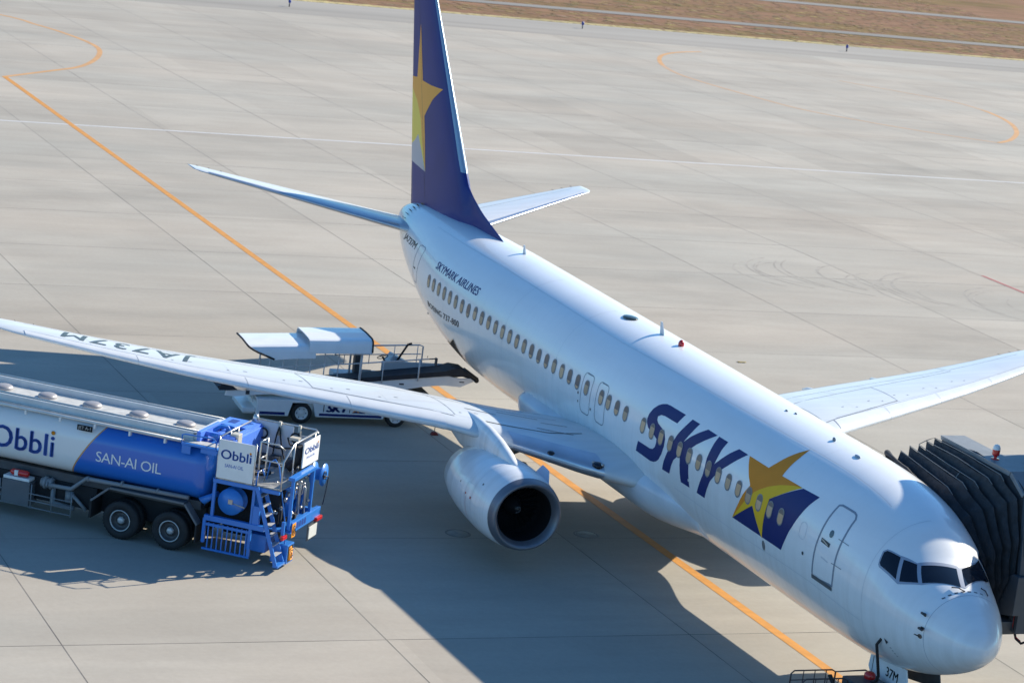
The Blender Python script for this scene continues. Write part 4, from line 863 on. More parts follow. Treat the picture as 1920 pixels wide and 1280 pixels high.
for (x, y) in ((-2.36, -1.18), (-3.0, -1.18), (-3.6, -1.18), (-4.12, -.9), (-4.12, .5)): rl.tube([(x, y, 2.16), (x, y, zt)], .018, 8)
for y in (-.6, -.1): rl.tube([(-2.36, y+.6, 2.16), (-2.36, y+.6, zt)], .015, 8)
rl.build('platform_rail', CHROME, truck)
b = MB(); b.b2(-3.42, -2.36, -1.17, -1.155, 2.25, 3.2); b.b2(-4.05, -3.6, -1.17, -1.155, 2.25, 3.0); b.build('back_panel', mat('back panel pale blue grey', (.52, .56, .60), .4, noise=.05), truck)
def board(c, ux, wd, hh, big, small, sm_w):
    c = Vector(c); ux = Vector(ux); nn = ux.cross(Vector((0, 0, 1))); o_ = MB(); rot = Matrix((ux, nn, Vector((0, 0, 1)))).transposed(); o_.box(c, (wd, .03, hh), rot=rot); bo = o_.build('sign_board', PANELW, truck, bevel=.004); bo['group'] = 'sign boards on the platform rails'
    q = c-ux*wd*.42+nn*.017
    text_obj('brand_text', 'Obbli', q-Vector((0, 0, hh*-.02)), ux, (0, 0, 1), wd*.84, hh*.24, LBLUE, bo, .02, 0, 1.0, eps=.003)
    text_obj('company_text', 'SAN-AI OIL', q+ux*wd*.13-Vector((0, 0, hh*.19)), ux, (0, 0, 1), wd*.52, hh*.09, LBLUE, bo, 0, 0, .95, eps=.003)
    k = c+ux*wd*.385+nn*.019+Vector((0, 0, hh*.27)); d_ = MB(); d_.add([k+ux*.03*math.cos(a)+Vector((0, 0, .03*math.sin(a))) for a in [2*math.pi*j/12 for j in range(12)]], [tuple(range(12))]); d_.build('yellow_dot', GOLD, bo, fix=False)
board((-2.86, 1.235, 2.67), (-1, 0, 0), .98, 1.0, .3, .1, .5)
board((-4.17, -.56, 2.80), (0, -1, 0), 1.12, .66, .3, .1, .5)
# pumps, meters, pipes and hoses
b = MB()
for (x, y, r_, h) in ((-3.9, .1, .12, .62), (-3.85, -.35, .15, .78), (-3.3, .45, .16, .7), (-2.8, .3, .2, .55)): b.lathe([(0, 0), (0, r_), (h, r_), (h+.06, r_*.6), (h+.06, 0)], (x, y, 1.2), 'z', 18)
b.tube([(-3.95, -.2, 1.3), (-4.1, -.2, 1.6), (-4.1, .2, 1.95), (-3.9, .4, 2.0)], .055, 10); b.tube([(-3.9, -.85, 1.15), (-4.0, -.85, 1.75), (-3.6, -.85, 1.9)], .05, 10)
b.build('filter_vessel', FBLUE, truck)
b = MB(); rnd = random.Random(5)
for k in range(34):
    p = Vector((rnd.uniform(-4.25, -3.6), rnd.uniform(-.9, .7), rnd.uniform(1.25, 2.2))); b.lathe([(-.05, 0), (-.05, .045), (.05, .045), (.05, 0)], p, rnd.choice('xyz'), 10)
    if k % 3 == 0: b.tube([p, p+Vector((0, 0, -.25)), p+Vector((.1, .1, -.35))], .014, 6)
b.tube([(-4.2, .05, 1.3), (-4.2, .05, 2.1), (-4.0, .1, 2.25)], .045, 8); b.tube([(-4.22, -.35, 1.2), (-4.22, -.30, 1.9), (-4.1, -.3, 2.0)], .035, 8)
b.build('pipe_fittings', STEEL, truck)
def hose(pts, r_):
    h_ = MB(); h_.tube(pts, r_, 8); o = h_.build('hose', BLACK, truck); o['group'] = 'hoses on the work platform'
for (p0, p1, sag) in (((-3.6, -1.1, 3.1), (-3.6, -1.0, 2.2), .1), ((-3.05, -1.1, 3.15), (-2.95, -1.05, 2.25), -.1), ((-3.05, -1.1, 3.15), (-3.5, -.9, 2.25), .2), ((-3.6, -1.12, 3.0), (-3.3, -1.1, 2.9), .2), ((-2.4, -1.1, 2.75), (-3.5, -1.1, 2.65), .1)):
    p0, p1 = Vector(p0), Vector(p1); hose([p0.lerp(p1, t)+Vector((0, .05*math.sin(math.pi*t), -sag*math.sin(math.pi*t)*1.2)) for t in [k/8 for k in range(9)]], .022)
for cx_, cy_, cz_, r_ in ((-2.62, -1.05, 2.9, .13), (-3.55, -1.0, 2.95, .12), (-3.1, .2, 2.22, .3), (-3.15, .25, 2.26, .26)):
    hose([(cx_+r_*math.cos(a), cy_, cz_+r_*math.sin(a)) if cz_ > 2.5 else (cx_+r_*math.cos(a), cy_+r_*math.sin(a), cz_) for a in [2*math.pi*k/18 for k in range(19)]], .026)
for k in range(5):
    p0 = Vector((-2.5-k*.25, .9-k*.1, 1.0)); hose([p0, p0+Vector((-.12, 0, -.25)), p0+Vector((-.3, .05, -.15)), p0+Vector((-.42, 0, -.02))], .017)
hose([(-3.9, -.5, 2.9), (-3.8, -.6, 2.45), (-3.6, -.5, 2.25)], .11)
b = MB()
for x in (-3.05, -3.6): b.tube([(x, -1.12, 2.9), (x, -1.12, 3.27)], .045, 10)
b.b2(-3.75, -3.5, -.95, -.7, 2.95, 3.02); b.build('nozzle_holder', mat('holder beige', (.50, .46, .38), .5), truck)
b = MB(); b.prism([(-2.62, 2.35), (-2.62, 3.18), (-2.40, 3.18), (-2.40, 2.6), (-2.5, 2.35)], .35, .62, 'y'); b.build('control_box', mat('control box beige', (.48, .46, .40), .5), truck, bevel=.015)
b = MB(); b.lathe([(0, .0), (0, .07), (.08, .085), (.16, .06), (.19, 0)], (-2.42, -.98, 3.2), 'z', 16); b.build('work_lamp', CHROME, truck)
def reel(c, axis, r_, nm='hose_reel'):
    b = MB(); w_ = .30; b.lathe([(-w_/2, 0), (-w_/2, r_), (-w_/2+.02, r_), (-w_/2+.02, r_*.55), (w_/2-.02, r_*.55), (w_/2-.02, r_), (w_/2, r_), (w_/2, 0)], c, axis, 36)
    o = b.build(nm, FBLUE, truck); return o
reel((-2.80, 1.02, 1.58), 'y', .345); b = MB(); b.b2(-2.86, -2.74, 1.17, 1.19, 1.52, 1.64); b.tube([(-2.8, 1.15, 1.56), (-3.2, 1.18, 1.50)], .02); b.build('reel_hub', STEEL, truck)
reel((-4.25, -1.12, 2.10), 'x', .30); b = MB(); b.tube([(-4.42, -1.12+.1*math.cos(a), 2.1+.1*math.sin(a)) for a in [k*.7 for k in range(10)]]+[(-4.44, -1.35, 2.0), (-4.4, -1.38, 1.6), (-4.38, -1.3, 1.25)], .014, 6); b.build('reel_cable', DARK, truck)
b = MB(); b.tube([(-2.1, 1.1, 1.40), (-2.0, 1.1, 1.43), (-2.25, 1.05, 1.6), (-2.35, .9, 1.65)], .07, 12); b.build('blue_elbow_pipe', FBLUE, truck)
# ladder
b = MB()
A0, A1 = Vector((-3.52, 1.30, 2.14)), Vector((-4.22, 1.30, .22)); off = Vector((0, -.46, 0))
for o_ in (Vector((0, 0, 0)), off):
    d_ = (A1-A0); b.box((A0+A1)/2+o_, (.10, .035, d_.length), rot=Matrix.Rotation(math.atan2(d_.x, d_.z)+math.pi, 3, 'Y'))
b.b2(-4.3, -4.16, .82, 1.32, .17, .22)
b.build('ladder_stringer', FBLUE, truck)
for k in range(1, 8):
    p = A0.lerp(A1, k/8); b = MB(); b.box((p.x, 1.07, p.z), (.13, .44, .022)); o = b.build('ladder_tread', mat('tread bright grey', (.50, .50, .50), .45, metal=.2), truck); o['group'] = 'treads of the rear ladder'
b = MB(); b.tube([(-3.5, .64, 2.2), (-3.55, .64, 2.65), (-3.68, .64, 2.75), (-3.8, .64, 2.62), (-4.12, .64, 1.15), (-4.2, .64, .35)], .018, 8); b.tube([(-3.45, 1.22, 2.15), (-3.48, 1.22, 2.55), (-3.6, 1.22, 2.6), (-3.66, 1.22, 2.45)], .018, 8); b.build('ladder_handrail', FBLUE, truck)
b = MB(); b.b2(-2.20, -2.12, 1.14, 1.22, .40, 1.05)
for k in range(9): b.box((-2.28-k*.13, 1.18, .58-.0*k), (.028, .028, .74))
b.b2(-3.45, -2.15, 1.15, 1.21, .86, .93); b.b2(-3.45, -2.15, 1.15, 1.21, .22, .27); b.b2(-3.45, -3.38, 1.14, 1.22, .22, 1.0); b.build('hose_rack', FBLUE, truck)
b = MB(); b.b2(-4.3, -3.85, .28, .74, .12, .62); b.b2(-3.75, -3.2, .3, .9, .35, .8); b.build('lower_locker', FBLUE, truck, bevel=.015)
b = MB(); b.b2(-4.306, -4.302, .33, .69, .16, .58); pl_ = b.build('hazard_plate', mat('hazard plate black', (.02, .02, .02), .5), truck)
b = MB()
for seg in ([(.60, .545), (.50, .545)], [(.60, .545), (.645, .47)], [(.50, .545), (.55, .47)], [(.38, .465), (.64, .465)], [(.60, .465), (.62, .22)], [(.56, .40), (.40, .40)], [(.41, .40), (.42, .31), (.47, .30)], [(.55, .40), (.55, .20), (.40, .20), (.39, .26)]):
    b.tube([(-4.31, p[0], p[1]) for p in seg], .017, 6)
b.build('hazard_character', ORNG, pl_)
b = MB(); b.b2(-4.372, -4.362, .50, .74, .84, 1.20); op = b.build('orange_plate', ORNG, truck)
b = MB(); b.tube([(-4.376, .62+.08*math.cos(a), 1.02+.13*math.sin(a)) for a in [2*math.pi*k/20 for k in range(21)]], .012, 6); b.tube([(-4.376, .56, 1.11), (-4.376, .68, .93)], .012, 6); b.build('orange_plate_symbol', DARK, op)
b = MB()
for k in range(4): b.prism([(.42-k*.17, 1.02), (.30-k*.17, 1.02), (.30-k*.17, 1.15), (.36-k*.17, 1.19), (.42-k*.17, 1.15)], -4.366, -4.362, 'x')
b.build('frame_cutout', mat('opening navy', (.012, .05, .25), .6), truck)
for y0, y1 in ((-1.24, -.86),): b = MB(); b.b2(-4.44, -4.30, y0, y1, .90, 1.0); b.build('tail_light', REDL, truck, bevel=.015)
b = MB(); b.b2(-4.30, -4.22, .85, 1.15, .84, .94); b.build('tail_light', REDL, truck, bevel=.015)
b = MB(); b.b2(-4.40, -4.38, -1.0, -.45, .52, .84); b.build('number_plate', mat('plate pale', (.62, .63, .60), .5), truck)
b = MB(); b.b2(-4.38, -4.36, -1.05, -.4, .48, .9); b.build('plate_bracket', DKG, truck)

# ------------------------------------------------------------------ belt loader (local: X towards the aircraft, Y away from camera -> use +Y = near side)
e_l = Vector((-.088, -.996, 0)); lz = math.atan2(e_l.y, e_l.x)
# near side faces -x world; local +Y = z cross X
loader = empty('belt_loader', (28.54, 6.37, 0), lz); yl = Vector((-math.sin(lz), math.cos(lz)))  # local +Y in world
tag(loader, 'white open belt loader with a curved white canopy and black conveyor raised towards the fuselage', 'belt loader')
NS = 1 if yl.x < 0 else -1   # sign of local Y that faces the camera
def Yn(v): return -NS*v   # v = depth behind the near side
b = MB(); bp = [(-1.45, .22), (-1.45, .74), (-.52, .74), (-.46, .70), (-.42, .70)]
prof = [(-1.45, .24), (-1.45, .74), (3.75, .80), (3.75, .26), (3.42, .26), (3.32, .66), (2.68, .66), (2.58, .26), (.42, .25), (.30, .67), (-.34, .67), (-.46, .24)]
b.prism(prof, Yn(0), Yn(.16), 'y'); b.prism(prof, Yn(1.75), Yn(1.9), 'y'); b.b2(-1.45, 3.75, Yn(.16), Yn(1.75), .62, .74); b.b2(-1.45, -1.35, Yn(.1), Yn(1.8), .24, .7); b.b2(3.65, 3.75, Yn(.1), Yn(1.8), .3, .7)
body = b.build('body', LWHITE, loader, bevel=.01)
b = MB(); b.b2(-1.36, -.56, Yn(-.004), Yn(.01), .27, .36); b.b2(.52, 2.52, Yn(-.004), Yn(.01), .29, .37); b.build('side_stripe', NAVY, body)
b = MB(); b.b2(-1.85, -1.45, Yn(.2), Yn(1.7), .27, .40); b.b2(-1.8, -1.45, Yn(.3), Yn(1.6), .20, .30); b.b2(-1.5, -1.40, Yn(.5), Yn(1.4), .5, .6); b.build('bumper_step', LWHITE, loader, bevel=.01)
ux_ = (1, 0, 0) if True else 0
text_obj('airline_mark', 'SKY', (.75, Yn(-.006), .43), (1, 0, .01) if NS < 0 else (-1, 0, 0), (0, 0, 1), .72, .21, NAVY, body, .06, .25, .9, eps=.002)
b = MB(); yy = Yn(-.007)
b.add([(1.56, yy, .42), (1.98, yy, .42), (2.06, yy, .66), (1.80, yy, .66)], [(0, 1, 2, 3)]); b.build('flag_mark', NAVY, body, fix=False)
yy = Yn(-.010); b = MB(); b.add([(1.55, yy, .42), (1.66, yy, .52), (1.57, yy, .62), (1.68, yy, .60), (1.78, yy, .72), (1.77, yy, .59), (1.88, yy, .56), (1.78, yy, .51), (1.78, yy, .42), (1.70, yy, .48)], [(0, 1, 9), (1, 2, 3), (3, 4, 5), (5, 6, 7), (7, 8, 9), (1, 3, 5, 7, 9)]); b.build('star_mark', GOLD, body, fix=False)
b = MB(); b.b2(.64, .668, Yn(-.004), Yn(.01), .42, .68); b.b2(1.47, 1.495, Yn(-.004), Yn(.01), .42, .60); b.build('divider_mark', DARK, body)
for x in (-.02, 3.0):
    for dd in (.16, 1.72):
        w_ = bpy.data.objects.new('wheel', None); link(w_, loader); w_['group'] = 'loader wheels'; r_ = .33; sg = NS if dd < 1 else -NS
        b = MB(); b.lathe([(-.10, r_*.6), (-.11, r_*.85), (-.07, r_), (.07, r_), (.11, r_*.85), (.10, r_*.6)], (x, Yn(dd), r_), 'y', 36, close=True); b.build('tyre', BLACK, w_)
        b = MB(); b.lathe([(-.08*sg, .2), (.10*sg, .205), (.105*sg, .185), (.07*sg, .17), (.05*sg, .12), (.075*sg, .09), (.08*sg, 0)], (x, Yn(dd), r_), 'y', 28); b.build('rim', mat('rim white', (.66, .66, .66), .4), w_)
        b = MB()
        for k in range(6): a = 2*math.pi*k/6; b.lathe([(.082*sg, .018), (.084*sg, 0)], (x+.145*math.cos(a), Yn(dd), r_+.145*math.sin(a)), 'y', 10)
        b.build('rim_holes', DARK, w_, fix=False)
sl = .104
def bz(x, z0=1.16): return z0+sl*(x+.0)   # top of the boom along its length
b = MB()
def boom_side(y0, y1):
    b.prism([(-2.42, .74), (-2.38, .90), (-.9, 1.02), (-.8, 1.04), (4.6, 1.67), (5.0, 1.60), (5.35, 1.62), (5.5, 1.54), (5.05, 1.33), (4.5, 1.36), (3.9, 1.30), (3.0, 1.12), (-.6, .86), (-1.2, .82), (-2.1, .72)], y0, y1, 'y')
boom_side(Yn(.28), Yn(.34)); boom_side(Yn(1.22), Yn(1.28)); boom = b.build('conveyor_boom', LWHITE, loader, bevel=.006)
for q_ in ((-1.78, -1.66, .80, .92), (-1.5, -1.05, .92, .955), (3.05, 3.2, 1.32, 1.37), (5.0, 5.15, 1.48, 1.51)):
    b = MB(); b.b2(q_[0], q_[1], Yn(.272), Yn(.283), q_[2], q_[3]); o = b.build('boom_slot', DARK, boom); o['group'] = 'slots in the boom side'
b = MB(); top = [(-2.66, 1.00), (-2.50, 1.06), (-1.2, 1.20), (-.2, 1.14), (4.5, 1.76), (4.85, 1.88), (5.2, 1.84), (5.55, 1.62), (5.50, 1.54), (5.1, 1.66), (4.6, 1.62), (-.2, 1.02), (-2.4, .90), (-2.62, .92)]
b.prism(top, Yn(.32), Yn(1.24), 'y'); b.prism([(-1.25, 1.03), (-1.2, 1.20), (-.2, 1.14), (-.4, 1.05)], Yn(.25), Yn(.33), 'y'); b.prism([(-2.62, .90), (-2.58, 1.08), (-2.4, 1.12), (-1.0, 1.22), (-.6, 1.12), (-1.0, 1.03), (-2.3, .91)], Yn(.25), Yn(.33), 'y'); b.prism([(-.2, 1.11), (-.2, 1.24), (4.5, 1.83), (4.85, 1.95), (5.2, 1.90), (5.3, 1.72), (4.6, 1.68)], Yn(.24), Yn(.33), 'y'); b.build('belt', BELT, loader)
b = MB(); b.lathe([(-.54, 0), (-.54, .075), (.54, .075), (.54, 0)], (5.55, Yn(.78), 1.57), 'y', 18); b.tube([(5.08, Yn(.28), 1.92), (5.58, Yn(.28), 1.60)], .06, 10); b.build('bumper_roller', BLACK, loader)
b = MB(); b.prism([(-.35, .74), (.1, 1.02), (.5, .74)], Yn(.4), Yn(1.1), 'y'); b.prism([(3.0, .78), (2.6, 1.08), (3.1, 1.12), (3.6, .95), (3.6, .78)], Yn(.3), Yn(1.2), 'y'); b.build('lift_arm', LTUBE, loader)
b = MB(); b.b2(3.2, 4.05, Yn(.25), Yn(1.2), .98, 1.08); b.build('front_tray', DKG, loader, bevel=.02)
# handrails and canopy on the boom
def pt(x, d_, h): return (x, Yn(d_), h)
b = MB()
for x in (-1.15, -.72, -.3, .14, .58, 1.02): b.tube([pt(x, .22, bz(x, 1.12)), pt(x, .22, 2.14+.09*(x+1.15)/1.0)], .020, 8)
b.tube([pt(-1.2, .22, 2.13), pt(1.75, .22, 2.36)], .030, 8); b.tube([pt(-1.2, .22, 1.68), pt(1.75, .22, 1.96), pt(3.9, .22, 2.20)], .022, 8)
b.tube([pt(1.74, .22, 1.30), pt(1.74, .22, 2.40)], .042, 10); b.tube([pt(2.46, .22, 1.36), pt(2.46, .22, 2.06)], .018, 8); b.tube([pt(3.62, .22, 1.48), pt(3.62, .22, 2.18)], .026, 8)
b.tube([pt(-1.15, 1.5, 1.1), pt(-1.15, 1.5, 2.2)], .03, 8); b.tube([pt(1.74, 1.5, 1.3), pt(1.74, 1.5, 2.45)], .035, 8); b.tube([pt(-1.15, 1.5, 2.2), pt(1.74, 1.5, 2.45)], .025, 8)
b.build('handrail', LTUBE, loader)
b = MB()
b.tube([pt(1.2, 1.35, 1.9), pt(1.2, 1.35, 2.2), pt(3.9, 1.35, 2.37), pt(4.02, 1.35, 2.33), pt(4.02, 1.35, 1.62)], .022, 8); b.tube([pt(1.2, 1.35, 1.92), pt(3.9, 1.35, 2.08), pt(3.98, 1.35, 2.08)], .017, 8)
for x in (1.5, 2.3, 3.1, 3.85): b.tube([pt(x, 1.35, 1.5+.08*x), pt(x, 1.35, 2.2+.055*(x-1.2))], .014, 8)
b.build('far_handrail', LTUBE, loader)
b = MB(); b.tube([pt(3.9, .22, 2.20), pt(4.15, .22, 2.22)], .02, 8); b.b2(4.12, 4.17, Yn(.16), Yn(.30), 2.0, 2.24); b.tube([pt(3.85, .22, 2.24), pt(3.85, .22, 2.3)], .01, 6); b.build('mirror', DKG, loader)
def CANP(sh): return ((-.03, -sh), (0, -sh*.5), (.02, -.12), (.06, -.05), (.14, -.012), (.3, 0), (.9, .015), (1.5, 0), (1.66, -.012), (1.74, -.05), (1.78, -.12), (1.80, -sh*.5), (1.82, -sh))
def canopy(x0, x1, z0, z1, nm, flat, side_h, rake=0):
    b = MB(); rings = []
    for k in range(9):
        t = k/8; x = x0+(x1-x0)*t; z = z0+(z1-z0)*t; ring = []
        for (d_, h) in CANP(side_h):
            ring.append(pt(x+(rake*max(0, -h/side_h)**1.4*(1-t)**2), d_-.05, z+h))
        rings.append(ring+[(p[0], p[1]*1.0, p[2]-.03) for p in ring[::-1]])
    b.loft(rings, smooth=False); o = b.build(nm, CANOP, loader, bevel=.01); o['group'] = 'overlapping canopy shells'
    b = MB(); xe = x1 if flat else x0; ze = z1 if flat else z0
    b.tube([pt(xe+(0 if flat else rake*max(0, -h/side_h)**1.4), d_-.05, ze+h) for (d_, h) in CANP(side_h)], .03, 8); b.build('edge_seal', BLACK, o)
canopy(-1.93, .2, 2.40, 2.52, 'canopy_shell', False, .38, .85); canopy(-.02, 1.98, 2.69, 2.77, 'canopy_shell', True, .40)
b = MB(); b.b2(1.85, 2.05, Yn(1.3), Yn(1.6), 1.35, 1.95); b.b2(1.9, 2.5, Yn(1.3), Yn(1.7), 1.25, 1.42); b.build('seat', DKG, loader, bevel=.03)
b = MB(); c_ = Vector(pt(2.75, 1.4, 1.92)); b.tube([c_+Vector((.16*math.cos(a), .17*math.sin(a), .05*math.cos(a))) for a in [2*math.pi*k/18 for k in range(19)]], .014, 6); b.tube([c_, c_+Vector((.28, 0, -.5))], .03); b.tube([c_+Vector((-.1, 0, 0)), c_+Vector((.1, 0, .03))], .012, 6); b.build('steering_wheel', BLACK, loader)
b = MB(); b.prism([(2.9, 1.3), (2.95, 1.75), (3.1, 2.0), (3.3, 1.92), (3.9, 1.6), (4.4, 1.5), (4.4, 1.2), (2.9, 1.1)], Yn(1.35), Yn(1.9), 'y'); b.b2(1.2, 4.9, Yn(1.3), Yn(1.9), 1.15, 1.35)
b.build('driver_console', mat('console pale blue', (.40, .48, .56), .4, noise=.35, nscale=9), loader, bevel=.03)
b = MB(); b.tube([pt(3.15, 1.3, 1.75), pt(3.5, 1.3, 2.38), pt(3.62, 1.3, 2.42)], .035, 8); b.build('exhaust_stack', BLACK, loader)
b = MB(); b.b2(3.95, 4.0, Yn(1.3), Yn(1.34), 1.6, 1.8); b.b2(4.1, 4.14, Yn(1.3), Yn(1.34), 1.55, 1.75); b.build('lever', mat('lever brown', (.22, .10, .06), .5), loader)
b = MB(); b.b2(2.7, 5.0, Yn(1.25), Yn(1.29), 1.5, 1.82); b.build('side_plate', LTUBE, loader)

# ------------------------------------------------------------------ jet bridge with concertina canopy
bridge = empty('jet_bridge', (5.2, -4.5, 0)); tag(bridge, 'dark grey passenger boarding bridge with black concertina canopy pressed against the nose', 'jet bridge')
def BR(mb): mb.v = [(v[0]-5.2, v[1]+4.5, v[2]) for v in mb.v]; return mb
F0 = [(7.30, -1.95, 2.4), (7.32, -1.80, 3.9), (7.30, -1.22, 5.22), (6.3, -1.15, 5.08), (5.35, -1.22, 4.86), (4.55, -1.42, 4.45), (3.75, -1.62, 3.7), (3.55, -1.72, 3.1), (3.6, -1.8, 2.45)]
F1 = [(7.05, -2.62, 2.4), (7.12, -2.6, 4.1), (7.10, -2.55, 5.72), (5.6, -2.55, 5.72), (4.12, -2.55, 5.72), (3.45, -2.6, 5.40), (3.24, -2.6, 4.5), (3.22, -2.6, 3.6), (3.60, -2.6, 2.5)]
b = MB(); rings = []; NP = 6; irr = [random.uniform(-.035, .035) for _ in range(40)]
for k in range(2*NP+1):
    t = k/(2*NP); ridge = k % 2 == 0; row = []
    ctr = Vector((5.4, 0, 3.6)); tt = t**.85
    for i, (a, c) in enumerate(zip(F0, F1)):
        p = Vector(a).lerp(Vector(c), tt); d_ = Vector((p.x-5.4, 0, p.z-3.6)).normalized(); sc = ((.11 if ridge else -.13)+irr[k])*(1 if i not in (0, 8) else .3); bulge = .16*math.sin(math.pi*tt)
        row.append(p+d_*(sc+bulge*0)+Vector((0, 0, random.uniform(-.012, .012))))
    # refine along the row with a little sag between corners
    ref = []
    for i in range(len(row)-1):
        for j in range(4):
            q = row[i].lerp(row[i+1], j/4); s_ = math.sin(math.pi*j/4)*.03; d_ = Vector((q.x-5.4, 0, q.z-3.6)).normalized(); ref.append(q-d_*s_+Vector((random.uniform(-.01, .01), random.uniform(-.012, .012), 0)))
    ref.append(row[-1]); rings.append([tuple(p) for p in ref])
b.loft(rings, closed=False, caps=(False, False), smooth=False); BR(b); bel = b.build('concertina_canopy', FABR, bridge)
sm_ = bel.modifiers.new('thick', 'SOLIDIFY'); sm_.thickness = .02
b = MB()
for k in range(2, 2*NP-1, 2):
    r_ = rings[k]; b.tube([Vector(r_[j])+Vector((0, 0, .012)) for j in (8, 12, 16, 17)], .012, 6)
for k0 in (4,): b.tube([Vector(rings[k][14 if k > 5 else 15])+Vector((0, 0, .03)) for k in (4, 6)], .010, 5)
b.tube([Vector(rings[k][8])+Vector((0, 0, .03)) for k in range(6, 12, 2)], .010, 5)
BR(b); b.build('canopy_hoops', mat('hoop edge grey', (.16, .16, .16), .5), bridge)
b = MB(); b.tube([Vector(p)+Vector((0, .02, 0)) for p in rings[0][7:30]]+[], .055, 10); BR(b); b.build('bumper_pad', FABR, bridge)
b = MB(); b.prism([(7.16, 5.74), (7.2, 5.84), (4.05, 5.84), (4.10, 5.72)], -3.2, -2.50, 'y'); b.prism([(4.06, 5.84), (4.1, 5.72), (3.48, 5.38), (3.40, 5.46)], -3.2, -2.52, 'y'); BR(b); b.build('hood_roof', BRRF, bridge, bevel=.01)
b = MB(); b.prism([(3.32, 5.44), (3.44, 5.40), (3.20, 3.6), (3.06, 3.6)], -2.9, -2.54, 'y'); BR(b); b.build('hood_frame', BRDG, bridge, bevel=.01)
b = MB(); b.prism([(5.62, 2.2), (5.62, 5.70), (4.1, 5.70), (3.2, 5.36), (3.0, 2.2)], -6.4, -3.15, 'y'); b.prism([(7.2, 2.2), (7.2, 5.72), (5.62, 5.72), (5.62, 2.2)], -3.17, -2.75, 'y'); b.prism([(7.25, 2.1), (7.25, 2.45), (3.1, 2.45), (3.2, 2.1)], -3.15, -2.2, 'y'); BR(b); b.build('cab_body', BRDG, bridge, bevel=.02)
b = MB(); b.prism([(5.68, 5.70), (5.68, 5.80), (4.0, 5.80), (3.1, 5.44), (3.15, 5.36), (4.05, 5.70)], -6.5, -3.1, 'y'); BR(b); b.build('cab_roof', BRRF, bridge, bevel=.01)
b = MB(); b.prism([(3.92, 3.12), (3.18, 3.60), (2.92, 3.60), (2.92, 2.66), (3.72, 2.44), (3.92, 2.50)], -2.62, -2.42, 'y'); b.prism([(2.95, 3.6), (2.95, 2.2), (3.3, 2.2), (3.3, 3.6)], -3.2, -2.6, 'y'); BR(b); b.build('corner_fender', BRDG, bridge, bevel=.01)
b = MB(); b.b2(4.15, 5.85, -6.5, -4.55, 5.4, 8.35); b.b2(-.2, 2.55, -8.2, -4.75, 4.3, 8.3); b.b2(-30, -.2, -8.0, -5.2, 4.5, 7.9); b.b2(2.55, 4.15, -8.2, -7.2, 4.3, 8.3); BR(b); b.build('tunnel_shadow_blocks', BRDG, bridge, bevel=.02)  # unseen blocks, added and shaped so their shadow falls on the nose
b = MB(); b.b2(-30, -.25, -8.1, -5.1, 7.9, 8.0); BR(b); b.build('tunnel_roof', BRRF, bridge)
b = MB(); b.tube([(2.0, -7.4, 0), (2.0, -7.4, 4.4)], .22, 16); b.b2(.8, 3.2, -7.7, -7.1, .9, 1.2)
for x in (1.0, 3.0): b.lathe([(-.2, 0), (-.2, .55), (.2, .55), (.2, 0)], (x, -7.4, .55), 'x', 24)
BR(b); b.build('drive_column', BRDG, bridge)
b = MB(); b.tube([(3.08, -2.62, 2.75), (3.05, -2.62, 2.3), (2.98, -2.66, 2.08), (2.8, -2.7, 2.02), (2.6, -2.75, 2.15)], .028, 8); BR(b); b.build('hanging_cable', BLACK, bridge)
b = MB(); b.tube([(3.10, -2.60, 2.75), (3.09, -2.6, 2.35), (3.03, -2.64, 2.14), (2.8, -2.68, 2.08)], .010, 6); BR(b); b.build('cable_red_stripe', REDL, bridge)
b = MB(); b.lathe([(0, .10), (.02, .10), (.02, .04), (.08, .04), (.10, .085), (.13, .09)], (5.12, -2.75, 5.84), 'z', 20); BR(b); bc = b.build('beacon_base', REDL, bridge)
b = MB(); b.lathe([(.13, .09), (.24, .095), (.26, .088)], (5.12, -2.75, 5.84), 'z', 20); BR(b); b.build('red_lens', REDL, bc)
b = MB(); b.lathe([(.24, .096), (.30, .088), (.345, .06), (.36, .025), (.361, 0)], (5.12, -2.75, 5.84), 'z', 20); BR(b); b.build('clear_cap', mat('clear cap', (.75, .74, .72), .2, coat=.5), bc)

# ------------------------------------------------------------------ ground power cart by the nose gear
cart = empty('ground_power_cart', (3.3, 1.6, 0)); tag(cart, 'low dark service cart with brown hoop rails and a red lamp under the nose', 'service cart')
def CT(mb): mb.v = [(v[0]-3.3, v[1]-1.6, v[2]) for v in mb.v]; return mb
b = MB(); b.b2(2.5, 3.95, .55, 2.75, .42, .60); CT(b); b.build('deck', DKG, cart, bevel=.02)
b = MB(); b.b2(2.55, 3.7, .60, 1.45, .60, 1.0); CT(b); b.build('power_housing', mat('housing dark slate', (.05, .06, .075), .4, noise=.1), cart, bevel=.04)
b = MB()
for x in (3.92, 3.35):
    b.tube([(x, 1.5, .6), (x, 1.5, 1.0), (x, 1.6, 1.05), (x, 2.60, 1.05), (x, 2.68, .98), (x, 2.68, .6)], .018, 8); b.tube([(x, 1.5, .82), (x, 2.68, .82)], .013, 6)
    for y in (1.75, 2.05, 2.35): b.tube([(x, y, .6), (x, y, 1.04)], .012, 6)
b.tube([(3.92, 1.5, 1.0), (3.92, .7, 1.02), (3.5, .65, 1.02)], .016, 8)
CT(b); b.build('guard_rail', BRASS, cart)
b = MB(); b.lathe([(0, .13), (.05, .14), (.12, .13), (.16, .08), (.17, 0)], (3.45, .86, 1.0), 'z', 18); CT(b); b.build('warning_lamp', REDL, cart)
b = MB(); b.tube([(3.4, 1.7, .65), (3.4, 1.9, 1.05), (3.35, 2.0, 1.15), (3.3, 1.9, .9), (3.25, 1.8, .65)], .03, 8); b.build('spare', BLACK) if False else None
CT(b); b.build('coiled_hose', BLACK, cart)
b = MB()
